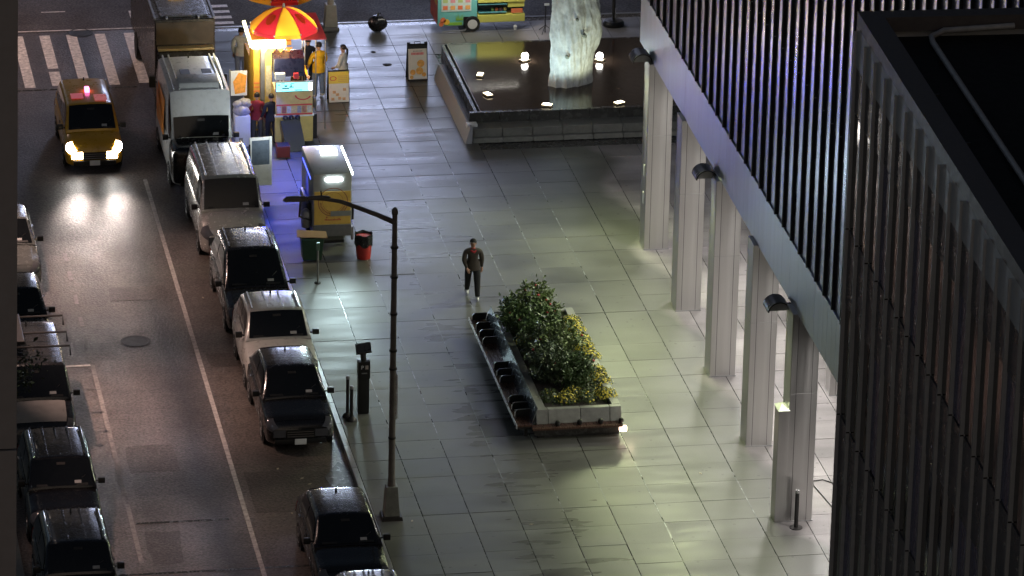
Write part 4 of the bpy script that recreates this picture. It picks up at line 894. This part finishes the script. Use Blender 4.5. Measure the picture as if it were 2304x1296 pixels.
# umbrellas
uy = flat('umbrella_yellow', (.72, .40, .03), .5, var=.1); ur = flat('umbrella_red', (.48, .03, .06), .5, var=.12)
def cloth(m, c, f=.5):
    t_ = m.node_tree; tr_ = t_.nodes.new('ShaderNodeBsdfTranslucent'); tr_.inputs[0].default_value = (*c, 1)
    mx_ = t_.nodes.new('ShaderNodeMixShader'); mx_.inputs[0].default_value = f
    t_.links.new(t_.nodes['Principled BSDF'].outputs[0], mx_.inputs[1]); t_.links.new(tr_.outputs[0], mx_.inputs[2]); t_.links.new(mx_.outputs[0], t_.nodes['Material Output'].inputs[0])
cloth(uy, (.9, .55, .05)); cloth(ur, (.6, .03, .06), .38)
ring_y = flat('umbrella_gold', (.60, .33, .08), .5)
cloth(ring_y, (.8, .42, .08), .5)
def umbrella(name, label, loc, r, h, ph, sw=0, top=.60):
    t = thing(name, label, 'umbrella', loc, 0, 'umbrellas over the food cart')
    n = 8
    for k in range(n):
        a0 = ph+2*pi*k/n; a1 = ph+2*pi*(k+1)/n
        def fn(u, v):
            a = a0+(a1-a0)*v; q = r*u*(1-.045*sin(pi*v)*u); z = h-top*u**1.9-.04*(1-sin(pi*v))*0
            return (q*cos(a), q*sin(a), z)
        MB().grid(fn, 10, 6).build('canopy_panel', uy if (k+sw) % 2 else ur, t, smooth=60, fixn=False)
        def fl_(u, v):
            a = a0+(a1-a0)*v; q = r*(1-.045*sin(pi*v)); return (q*cos(a)*(1+.01*u), q*sin(a)*(1+.01*u), h-top-.12*u)
        MB().grid(fl_, 1, 6).build('valance', uy if (k+sw) % 2 else ur, t, fixn=False)
        if (k+sw) % 2 == 0:
            am = (a0+a1)/2
            def dk(u, v):
                rr = .62+.17*u*cos(2*pi*v); aa = am+.20*u*sin(2*pi*v)/rr*.62*r
                return (r*rr*cos(aa), r*rr*sin(aa), h-top*rr**1.9+.012)
            MB().grid(dk, 3, 14).build('disc_print', ring_y, t, fixn=False)
        MB().tube([(0, 0, h+.0), (r*.5*cos(a0), r*.5*sin(a0), h-top*.27-.02), (r*cos(a0), r*sin(a0), h-top-.02)], .012, 5).build('rib', white, t)
        MB().lathe([(.015, -.03), (.03, 0), (.015, .03)], (r*cos(a0), r*sin(a0), h-top), 6).build('rib_tip', white, t)
    MB().tube([(0, 0, 0), (0, 0, h+.08)], .025, 8).build('pole', white, t); MB().lathe([(.05, 0), (.03, .12)], (0, 0, h), 8).build('finial', white, t)
umbrella('umbrella', 'yellow and red umbrella in front of the food cart, with printed discs', (1.42, 30.75, .42), 1.06, 3.72, rad(67.5), 1)
umbrella('umbrella', 'second yellow and red umbrella behind, cut off by the top edge', (1.55, 32.6, .42), 1.10, 4.22, rad(67.5), 0)
aw = thing('red_awning', 'flat red awning behind the yellow umbrella', 'awning', (2.35, 31.6, 0))
MB().add([(-.2, .5, 3.45), (.25, .5, 3.45), (.45, -.6, 2.95), (-.35, -.6, 2.95), (-.2, .5, 3.48), (.25, .5, 3.48), (.45, -.6, 2.98), (-.35, -.6, 2.98)], [(0, 1, 2, 3), (4, 5, 6, 7), (0, 1, 5, 4), (1, 2, 6, 5), (2, 3, 7, 6), (3, 0, 4, 7)]).build('sheet', flat('awning_red', (.62, .10, .13)), aw)
for x, y in ((-.1, .4), (.25, .4), (-.3, -.55), (.42, -.55)): MB().tube([(x, y, 0), (x, y, 2.97 if y < 0 else 3.42)], .018, 6).build('pole', greym, aw)
# leaning black board, bins of goods
bbd = thing('blackboard', 'black board leaning on the front of the food cart', 'board', (1.62, 29.05, 0))
MB().box(-.3, .3, -.02, .02, 0, 1.02, M=rot(rad(4), rad(-24), rad(-8), (0, 0, 0))).build('panel', flat('board_black', (.012, .013, .018), .45), bbd)
for x in (-.18, 0, .2): MB().lathe([(.02, 0), (.09, .06), (.07, .14), (.01, .16)], (x-.12, .42, .88), 10).build('dark_bottle', black, bbd, smooth=50)
fcr = thing('red_crate', 'dark red crate on the pavement below the food cart', 'crate', (1.15, 28.75, 0))
MB().box(-.2, .2, -.2, .2, 0, .36).build('crate_body', flat('crate_red', (.18, .03, .03)), fcr, bevel=.015); MB().box(-.18, .18, -.18, .18, .36, .37).build('crate_top', black, fcr)
wb = thing('white_bin', 'tall white bin topped with grey rubbish bags', 'bin', (.02, 29.9, 0))
MB().box(-.24, .24, -.25, .25, 0, 1.0).build('bin_body', flat('bin_white', (.68, .70, .78), .4), wb, bevel=.04, smooth=40)
for x, y, z, r in ((0, 0, 1.12, .25), (.1, .1, 1.32, .2), (-.1, .05, 1.3, .16)):
    rng = random.Random(int(z*100))
    MB().grid(lambda u, v: (x+r*(1+.16*sin(5*6.28*v+9*u))*sin(pi*u)*cos(6.283*v), y+r*(1+.16*sin(4*6.28*v-7*u))*sin(pi*u)*sin(6.283*v), z-.75*r*cos(pi*u)), 12, 20).build('rubbish_bag', greyb, wb, smooth=60, fixn=False)
MB().box(-.12, .0, -.262, -.25, .12, .3).build('label_plate', greym, wb)
# menu boards
def aboard(label, loc, w, h, rz, kind):
    t = thing('menu_board', label, 'sign', loc, rz, 'folding menu boards')
    M1 = rot(0, rad(-10)); M2 = rot(0, rad(10), 0, (0, .40, 0))
    for M_, nm in ((M1, 'front_panel'), (M2, 'rear_panel')): MB().box(-w/2, w/2, -.02, .02, 0, h, M=M_).build(nm, black, t)
    pp = lambda x0, x1, z0, z1, m, nm, d=0: MB().box(x0, x1, -.026-d, -.02, z0, z1, M=M1).build(nm, m, t)
    if kind == 0:
        pp(-w/2+.02, w/2-.02, .02, h-.03, flat('menu_white', (.72, .72, .70)), 'poster'); pp(-w/2+.02, w/2-.02, h*.60, h-.03, flat('menu_yellow', (.70, .55, .08)), 'poster_head', .001)
        arc(-.12, 0, .055, .02, 0, 2*pi, 0).build('oval_logo', red_m, t, fixn=False).matrix_local = M1 @ Matrix.Translation((-.06, -.03, h*.76))
        for k in range(4): pp(-.02, .28, h*.66+.055*k, h*.66+.02+.055*k, flat('menu_tan', (.55, .35, .12)), 'text_line', .002)
        for x, z in ((-.2, .08), (.02, .1), (.16, .08), (.18, .38), (-.15, .3), (-.05, .22)): pp(x-.05, x+.05, z, z+.09, flat('food_o', (.65, .40, .22), var=.4, scale=15), 'food_picture', .002)
    else:
        pp(-w/2+.03, w/2-.03, .05, h-.16, flat('poster_cream', (.74, .70, .60)), 'poster')
        for k in range(9): pp(-.20+.045*k, -.165+.045*k, h-.36, h-.28, flat('poster_pink', (.75, .15, .15)), 'heading', .001)
        for k in range(7): pp(-.14+.045*k, -.115+.045*k, h-.255, h-.22, flat('poster_grey', (.3, .25, .22)), 'heading', .001)
        for x, z, r in ((-.16, .28, .09), (.06, .32, .12), (.1, .56, .12), (-.2, .12, .06), (.2, .2, .07)):
            o = MB().lathe([(r, -.003), (r*.9, 0)], (0, 0, 0), 18, 'y').build('dish_print', flat('dish_orange', (.80, .42, .10), var=.4, scale=10), t); o.matrix_local = M1 @ Matrix.Translation((x, -.03, z))
        pp(-w/2+.03, w/2-.03, .055, .16, flat('poster_white', (.78, .78, .75)), 'poster_foot', .001)
        for x in (-w/2+.05, w/2-.05): MB().box(x-.05, x+.05, -.03, .04, h-.02, h+.06, M=M1).build('corner_bracket', black, t)
        MB().tube([(-.09, .17, h-.02), (-.09, .17, h+.07), (.09, .17, h+.07), (.09, .17, h-.02)], .012, 6).build('handle', black, t)
aboard('yellow and white menu board beside the woman in the white sweater', (3.55, 33.45, 0), .68, 1.03, rad(1), 0)
aboard('black framed menu board with orange dishes left of the pool', (6.36, 35.3, 0), .66, 1.2, rad(1), 1)

# ================================================================== FRUIT CART
fr = thing('fruit_cart', 'colourful fruit cart with teal menu wall and yellow shelves', 'food cart', (7.75, 40.05, 0))
teal = flat('cart_teal', (.16, .48, .44)); lime = flat('cart_lime', (.58, .56, .12)); cor = flat('cart_coral', (.75, .20, .08)); grn = flat('leaf_green', (.22, .45, .06))
MB().box(0, 1.32, 0, 1.5, .22, 2.4).build('menu_wall', teal, fr, bevel=.02)
MB().box(-.012, 0, .05, 1.45, .25, 2.3).build('side_art', flat('side_art_red', (.6, .13, .10), var=.5, scale=3), fr); MB().prism([(-.018, .3), (-.018, .9), (-.018, .5)], 0, 1, 'y') 
MB().box(-.02, -.012, .2, .9, .9, 2.2).build('side_art', flat('side_art_yellow', (.68, .5, .15), var=.4, scale=4), fr)
MB().box(.12, 1.12, -.012, 0, .72, 2.3).build('menu_sheet', flat('menu_pale', (.55, .66, .60), var=.15, scale=10), fr)
for i in range(4):
    for j in range(4):
        c = (cor, flat('dish_green', (.45, .55, .2)), flat('dish_orange2', (.8, .4, .12)), flat('dish_pink', (.7, .3, .3)))[(i*2+j) % 4]
        MB().box(.17+.25*i, .33+.25*i, -.016, -.012, .78+.24*j, .92+.24*j).build('dish_print', c, fr)
for x, z, r, c in ((.18, .42, .10, cor), (.30, .36, .10, flat('mango', (.85, .5, .06))), (.12, .29, .08, cor)):
    MB().lathe([(r, -.014), (r*.9, -.006)], (x, 0, z), 14, 'y').build('fruit_print', c, fr)
for k in range(7): MB().prism([(.62+.03*k, .40), (.66+.03*k, .40), (.60+.05*k, .58+.03*(k % 3))], -.014, -.002, 'y').build('leaf_print', grn, fr)
MB().box(.35, .82, -.012, 0, .24, .34).build('lime_band', grn, fr)
for z0, z1 in ((.30, .56), (.98, 1.10), (1.36, 2.4)): MB().box(1.34, 2.92, -.01, 1.4, z0, z1).build('shelf_front', lime, fr, bevel=.01)
MB().box(1.34, 2.92, .35, 1.4, .3, 2.3).build('shelf_back', flat('shelf_dark', (.02, .03, .035)), fr)
MB().box(2.35, 2.9, .02, .35, .8, .98).build('shelf_front', lime, fr); MB().box(2.36, 2.82, -.008, .02, 1.12, 1.26).build('coral_panel', cor, fr); MB().box(2.46, 2.84, -.008, .02, .60, .74).build('coral_panel', cor, fr)
MB().box(1.38, 2.3, -.005, .3, .62, .64).build('shelf', flat('shelf_teal', (.1, .3, .32)), fr); MB().box(1.36, 2.32, -.005, .3, .9, .93).build('shelf', MC['shelf_teal'], fr)
for k in range(5): MB().lathe([(.03, 0), (.075, .03), (.085, .08), (.03, .1)], (1.5+.17*k, .12, 1.105), 10).build('bowl', flat('bowl_cream', (.5, .45, .35)), fr)
for k in range(4): MB().lathe([(.02, 0), (.06, .04), (.05, .1), (.01, .12)], (1.85+.14*k, .12, .645), 9).build('fruit', (flat('fruit_g', (.2, .35, .1)), cor, flat('fruit_p', (.25, .1, .12)), flat('fruit_y', (.6, .5, .15)))[k], fr, smooth=60)
for x, nm in ((1.16, 'wheel'), (1.16, 'wheel')):
    y = .12 if nm == 'wheel' and not hasattr(fr, 'z') else 1.3
    wh = MB().lathe([(.16, -.07), (.255, -.08), (.27, 0), (.255, .08), (.16, .07)], (x, .02 if 'w1' not in MC else 1.35, .27), 22, 'y').build('wheel', rubber, fr, smooth=40)
    MB().lathe([(.165, -.085), (.14, -.06), (.03, -.07)], (x, .02 if 'w1' not in MC else 1.35, .27), 18, 'y').build('rim', flat('rim_white', (.6, .6, .58), .35), wh); MC['w1'] = black
del MC['w1']
MB().box(.86, 1.30, -.014, .02, .22, .52).build('wheel_arch', black, fr)
MB().tube([(.15, -.05, .05), (.9, -.2, .12), (1.0, .1, .12)], .02, 6).build('tow_bar', greym, fr); MB().lathe([(.05, 0), (.06, .12), (.03, .16)], (2.62, .05, 0), 10).build('jack_foot', plate, fr)
lamp('fruit_cart_lamp', 'AREA', (9.2, 39.2, 3.2), 90, (1, .95, .85), (9.1, 40.0, .8), 2.4, sy=.2)
sd_ = thing('sign_stand', 'thin dark folding stand beside the fruit cart', 'stand', (11.3, 39.7, 0))
MB().tube([(0, 0, 0), (0, 0, .95)], .02, 6).build('pole', darkm, sd_); MB().box(-.04, .12, -.02, .02, .93, 1.0).build('head', white, sd_)
for a in (0, 2.1, 4.2): MB().tube([(0, 0, .25), (.3*cos(a), .3*sin(a), .01)], .012, 5).build('leg', darkm, sd_)
ub = thing('umbrella_stand', 'black pole on a heavy round base behind the sculpture', 'stand', (13.7, 40.2, 0))
MB().lathe([(.36, 0), (.36, .1), (.3, .17), (.08, .2)], n=22).build('base', black, ub, smooth=40); MB().tube([(0, 0, .15), (0, 0, 3.2)], .055, 10).build('pole', darkm, ub, smooth=60); MB().tube([(.05, -.03, .2), (.05, -.03, .6)], .02, 6).build('clamp', chrome, ub)
fp_ = thing('far_lamp_post', 'lamp post with square stone coloured base behind the red awning', 'lamp post', (4.3, 40.9, 0))
MB().frus((-.27, .27, -.27, .27, 0), (-.25, .25, -.25, .25, .1)).build('base_plate', stonel, fp_); MB().frus((-.22, .22, -.22, .22, .1), (-.17, .17, -.17, .17, .85)).build('base_box', mat('far_post_metal', (.36, .33, .27), .5, .2), fp_, bevel=.02)
MB().lathe([(.12, .85), (.10, 1.2), (.09, 6)], n=14).build('pole', MC['far_post_metal'], fp_, smooth=40)
tb = thing('rubbish_bag', 'black rubbish bag lying by the avenue kerb', 'bag', (5.8, 40.45, 0))
MB().grid(lambda u, v: (.30*(1+.14*sin(5*6.283*v+6*u))*sin(pi*u)**.8*cos(6.283*v), .28*(1+.14*sin(4*6.283*v-5*u))*sin(pi*u)**.8*sin(6.283*v), .27-.27*cos(pi*u)), 16, 28).build('bag', trashb, tb, smooth=60, fixn=False)
MB().tube([(0, 0, .5), (.04, 0, .62), (.09, .02, .6)], [.05, .03, .045], 8).build('tied_top', trashb, tb)
# small litter on the pavement
lw = [(1, .2), (.6, .35), (0, .1)]
for x, y, s, lb in ((5.62, 37.0, .16, 'small dark scrap of wet paper left of the framed menu board'), (5.35, 38.3, .09, 'tiny dark scrap on the pavement below the rubbish bag')):
    tag(MB().lathe([(s, 0), (s*.8, .02), (s*.3, .04)], (x, y, 0), 9).build('litter_scrap', black), lb, 'litter')
leafm = mat('pale_leaf', (.35, .30, .22), .4, var=.4)
for (x, y), where in zip(((-2.05, 5.0), (-1.5, 4.3), (-1.35, 3.9), (-1.75, 2.6), (-2.05, 2.1), (-2.6, 17.5), (-1.9, .6), (.9, .9), (3.9, .3), (8.9, 3.0)), ('asphalt just below the black crossover bumper', 'asphalt in the gap between the two black cars', 'asphalt in that gap, nearest the kerb', 'asphalt behind the black hatchback, right one of two', 'asphalt behind the black hatchback, left one of two', 'road beside the dark minivan', 'road at the left flank of the black hatchback', 'slab right of the lamp post base', 'slab at the bottom centre of the plaza', 'slab between planter and steel pylon')):
    z = -.14 if x < 0 else .006; a = random.uniform(0, 6.28)
    tag(MB().prism([(x+.07*cos(a), y+.07*sin(a)), (x+.03*cos(a+1.6), y+.03*sin(a+1.6)), (x-.06*cos(a), y-.06*sin(a)), (x+.03*cos(a-1.6), y+.03*sin(a-1.6))], z-.004, z+.006, 'z').build('fallen_leaf', leafm), 'pale fallen leaf on the '+where, 'leaf', 'fallen leaves')
# street tree at the far kerb, seen over the dark van
st = thing('street_tree', 'dark leafy street tree hanging over the van with the ladder rack', 'tree', (-9.9, 5.2, 0))
rng = random.Random(5); pts = []; sm = MB()
sm.tube([(0, 0, 0), (.1, 0, 1.6), (.3, .1, 3.0)], [.1, .08, .05], 8); sm.build('trunk', stemm, st)
for k in range(9):
    c = Vector((rng.uniform(.2, 2.2), rng.uniform(-.5, .9), rng.uniform(2.4, 3.1)))
    MB().tube([(.3, .1, 2.6), ((.3+c.x)/2, c.y/2, c.z), tuple(c)], [.03, .02, .008], 5).build('branch', stemm, st)
    for q in range(110): pts.append((c+Vector((rng.gauss(0, .24), rng.gauss(0, .28), rng.gauss(0, .16))), (0, 0, 0)))
leafmesh(pts, .055, rng).build('crown', mat('dark_leaf', (.02, .03, .014), .5, var=.4), st, fixn=False)

# ================================================================== PEOPLE
skinm = mat('skin', (.45, .26, .18), .5, var=.1); skind = mat('skin_dark', (.16, .09, .06), .5, var=.1); hairm = mat('hair_black', (.012, .010, .010), .4, var=.3)
def person(label, loc, rz, top, pants, shoes, sk=skinm, stride=.0, armL=None, armR=None, build=1.0, h=1.75, lean=0, group=None, hair=hairm, hat=None, ponytail=False, headturn=0, jacket=0, beltm=None):
    """faces -Y before rotation; armL/armR: (elbow, wrist) offsets from the shoulder"""
    t = thing('person', label, 'person', loc, rz, group)
    B = build; k = h/1.75
    V_ = []; R_ = []; Ed = []
    def v(x, y, z, r, par=None):
        V_.append((x*k, y*k, z*k)); R_.append(r*k)
        if par is not None: Ed.append((par, len(V_)-1))
        return len(V_)-1
    ly = -lean
    pel = v(0, 0, .95, .135*B); wai = v(0, ly*.3, 1.08, .125*B, pel); che = v(0, ly*.7, 1.28, .150*B, wai); uch = v(0, ly*.9, 1.40, .115*B, che)
    nk = v(0, ly, 1.49, .052, uch); 
    nk2 = v(0, ly-.01, 1.54, .055, nk); hd1 = v(0, ly-.02, 1.62, .088, nk2); hd2 = v(0, ly-.015, 1.70, .075, hd1)
    wr = {}
    for sd, arm in ((-1, armL or ((.05, .02, -.29), (.05, -.06, -.54))), (1, armR or ((.05, .02, -.29), (.05, -.06, -.54)))):
        s = v(sd*.175*B, ly*.9, 1.40, .068*B, uch)
        (ex, ey, ez), (wx, wy, wz) = arm
        e = v(sd*(.19*B+ex), ly*.9+ey, 1.40+ez, .060*B, s); w = v(sd*(.19*B+wx), ly*.9+wy, 1.40+wz, .036, e)
        wr[sd] = (Vector(V_[w]), (Vector(V_[w])-Vector(V_[e])).normalized())
        f = sd*stride
        hp = v(sd*.098*B, 0, .90, .112*B, pel); kn = v(sd*.105*B, -.5*f-.03, .50, .080*B, hp); an = v(sd*.11*B, -1.0*f+(.05 if f < 0 else 0), .10+(.03 if f < 0 else 0), .062*B, kn)
        heel = v(sd*.105*B, -1.0*f+.02+(.05 if f < 0 else 0), .055+(.03 if f < 0 else 0), .052, an); toe = v(sd*.115*B, -1.0*f-.16, .045, .042, heel)
    me = bpy.data.meshes.new('person'); me.from_pydata(V_, Ed, [])
    o = bpy.data.objects.new('tmp_person', me); C.objects.link(o)
    o.modifiers.new('s', 'SKIN'); 
    if not me.skin_vertices: me.attributes
    for i, q in enumerate(me.skin_vertices[0].data): q.radius = (R_[i], R_[i]*(.78 if i in (wai, che, uch, pel) else 1)); q.use_root = (i == pel)
    sb = o.modifiers.new('d', 'SUBSURF'); sb.levels = 2
    dg = bpy.context.evaluated_depsgraph_get(); dg.update()
    m2 = bpy.data.meshes.new_from_object(o.evaluated_get(dg)); bpy.data.objects.remove(o); m2.name = 'body'
    bm = bmesh.new(); bm.from_mesh(m2)
    seg = []
    names = {}
    # classify faces: 0 skin 1 top 2 pants 3 shoes
    for f_ in bm.faces:
        c = f_.calc_center_median()/k
        far_arm = min((c-wr[s][0]/k).length for s in (-1, 1))
        if c.z < .085+.03: mi = 3
        elif c.z > 1.50 and abs(c.x) < .12: mi = 0
        elif far_arm < .035: mi = 0
        elif c.z < .97-jacket and far_arm > .10 and abs(c.x) < .26*B: mi = 2
        else: mi = 1
        f_.material_index = mi; f_.smooth = True
    m2.materials.clear()
    for m_ in (sk, top, pants, shoes): m2.materials.append(m_)
    bm.to_mesh(m2); bm.free()
    mb = MB()
    for sd in (-1, 1):
        w, d = wr[sd]; a = d.orthogonal().normalized(); b = d.cross(a)
        mb.tube([w-d*.01, w+d*.045, w+d*.09], [.030, .040, .036], 8)
        for q in range(4):
            off = a*(-.03+.02*q); l = (.062, .075, .07, .055)[q]
            mb.tube([w+d*.08+off, w+d*(.08+l*.55)+off+b*.008, w+d*(.08+l)+off*.9+b*.024], [.0105, .0095, .007], 6)
        mb.tube([w+d*.03-a*.03, w+d*.065-a*.06+b*.01, w+d*.095-a*.062+b*.02], [.013, .011, .008], 6)
    HM = Matrix.Translation((0, 0, 0)); hc = Vector((0, ly-.02, 1.63))*k
    Hr = Matrix.Translation(hc) @ Matrix.Rotation(headturn, 4, 'Z')
    def hp_(x, y, z): return Hr @ Vector((x*k, y*k, z*k))
    # nose, ears, brow
    mb.tube([hp_(0, -.085, .03), hp_(0, -.112, -.012), hp_(0, -.09, -.03)], [.008, .015, .010], 6)
    for sd in (-1, 1): mb.tube([hp_(sd*.083, .0, .025), hp_(sd*.094, .012, .0), hp_(sd*.083, .005, -.03)], [.010, .016, .009], 6)
    n0 = len(mb.f)
    for sd in (-1, 1): mb.tube([hp_(sd*.034, -.080, .022), hp_(sd*.034, -.092, .02)], [.014, .010], 8, 1)
    mb.tube([hp_(-.025, -.086, -.055), hp_(0, -.094, -.053), hp_(.025, -.086, -.055)], .006, 5, 2)
    ex = mb.build('tmp', [sk], None, smooth=60)
    bm = bmesh.new(); bm.from_mesh(m2); nf = len(bm.faces); bm.from_mesh(ex.data); bm.faces.ensure_lookup_table()
    for i in range(nf, len(bm.faces)): bm.faces[i].material_index = {0: 0, 1: 4, 2: 5}[ex.data.polygons[i-nf].material_index]
    bm.to_mesh(m2); bm.free(); bpy.data.objects.remove(ex)
    m2.materials.append(hairm); m2.materials.append(mat('lips', (.30, .10, .09), .5))
    bo_ = bpy.data.objects.new('body', m2); C.objects.link(bo_); bo_.parent = t
    # hair / hat
    def cap_(u, v):
        a = 2*pi*v; e = pi/2*(1-u*1.25); f = -sin(a)  # front is -Y
        cut = max(e, .30 if f > .3 else (-.65 if f < -.2 else -.15))
        r = .101; return tuple(hp_(r*cos(cut)*cos(a)*.97, r*1.1*cos(cut)*sin(a)+.008, .048+r*1.08*sin(cut)))
    MB().grid(cap_, 8, 20).build('hat' if hat else 'hair', hat or hair, t, smooth=60, fixn=False)
    if hat: MB().prism([tuple((hp_(x, y, 0))[:2]) for x, y in ((-.075, -.085), (.075, -.085), (.05, -.16), (-.05, -.16))], hc.z+.075*k, hc.z+.085*k, 'z').build('hat_brim', hat, t, bevel=.003)
    if ponytail: MB().tube([hp_(0, .09, .06), hp_(0, .15, .0), hp_(.01, .17, -.12), hp_(.02, .16, -.26)], [.03, .04, .035, .008], 8).build('ponytail', hair, t, smooth=60)
    # collar and hem
    MB().lathe([(.072*k, 1.455*k), (.066*k, 1.51*k), (.058*k, 1.515*k)], (0, ly*k, 0), 14).build('collar', beltm or top, t, smooth=60)
    if jacket:
        MB().grid(lambda u, v: ((.172*B+.012*u)*cos(6.283*v)*k, (.135*B+.012*u)*sin(6.283*v)*k+ly*.2*k, (1.12-(.17+jacket)*u)*k), 4, 20).build('jacket_hem', top, t, smooth=60, fixn=False)
    return t
cl_ = lambda n, c, r=.8: mat(n, c, r, var=.25, scale=9, bump=.3, bscale=25)
dkp = cl_('dark_trousers', (.012, .012, .014)); shoe = cl_('dark_shoe', (.02, .018, .018)); shoew = cl_('white_shoe', (.6, .6, .62)); jeans = cl_('blue_jeans', (.16, .22, .36)); dnav = cl_('navy_cloth', (.012, .014, .03))
m_ = person('man in a dark cap and brown jacket with red collar walking across the plaza', (5.0, 16.3, 0), rad(-6), cl_('brown_jacket', (.045, .036, .028)), dkp, shoew, sk=skinm, stride=.25, lean=.04, build=1.2, h=1.77, hat=cl_('black_cap', (.012, .012, .014)), armL=((.03, -.02, -.28), (-.06, -.22, -.46)), armR=((.035, .09, -.27), (.03, .06, -.52)), jacket=.10, headturn=rad(12), beltm=cl_('red_collar', (.35, .03, .035)))
MB().tube([(-.085, -.07, 1.475), (-.05, -.13, 1.45), (.03, -.15, 1.42), (.085, -.10, 1.46)], [.03, .032, .036, .03], 8).build('scarf', MC['red_collar'], m_, smooth=60)
yj = cl_('yellow_jacket', (.72, .42, .02))
person('person in a yellow jacket and blue jeans facing the food cart', (2.98, 34.05, 0), rad(200), yj, jeans, shoew, build=1.18, h=1.82, armL=((.05, -.08, -.27), (-.02, -.26, -.40)), armR=((.05, -.08, -.27), (.0, -.24, -.42)), jacket=.12)
person('woman with a ponytail in a white sweater behind the menu board', (3.75, 33.95, 0), rad(235), cl_('white_sweater', (.62, .60, .57)), dkp, shoe, build=1.05, h=1.74, ponytail=True, armL=((.05, -.05, -.28), (-.02, -.22, -.38)), armR=((.05, -.05, -.28), (-.02, -.22, -.38)), jacket=.05)
person('person in dark clothes partly hidden behind the yellow jacket', (2.72, 34.7, 0), rad(190), dnav, dnav, shoe, h=1.78, build=1.05)
person('vendor in a yellow shirt standing inside the food cart', (1.95, 31.7, .60), rad(20), yj, dkp, shoe, h=1.7, build=1.1, armL=((.06, -.12, -.24), (.0, -.34, -.30)), armR=((.06, -.12, -.24), (.02, -.32, -.34)), hat=cl_('white_cap', (.6, .58, .55)))
person('person in dark red jacket and pink scarf left of the food cart', (.50, 30.0, 0), rad(170), cl_('red_jacket', (.22, .015, .03)), cl_('grey_trousers', (.05, .05, .06)), shoew, h=1.62, build=1.12, jacket=.1, beltm=cl_('pink_scarf', (.7, .12, .18)))
person('person in dark navy clothes beside the one in the red jacket', (.93, 29.85, 0), rad(185), dnav, dnav, shoe, h=1.62, build=1.08, jacket=.1, stride=.05, armR=((.06, .02, -.28), (.14, -.06, -.46)))
person('person in white shirt and pale blue trousers behind the cart light', (.72, 35.9, 0), rad(150), cl_('white_shirt', (.66, .68, .66)), cl_('pale_blue_trousers', (.25, .30, .50)), shoe, h=1.78, build=1.15, jacket=.08)
bgt = thing('takeaway_bag', 'brown paper takeaway bag carried beside the food cart', 'bag', (1.17, 29.72, .62))
MB().frus((-.11, .11, -.06, .06, 0), (-.12, .12, -.07, .07, .32)).build('bag', mat('kraft', (.42, .25, .12), .7, var=.15), bgt); MB().tube([(-.05, 0, .32), (-.03, 0, .42), (.03, 0, .42), (.05, 0, .32)], .006, 5).build('handle', mat('kraft', (.42, .25, .12)), bgt)
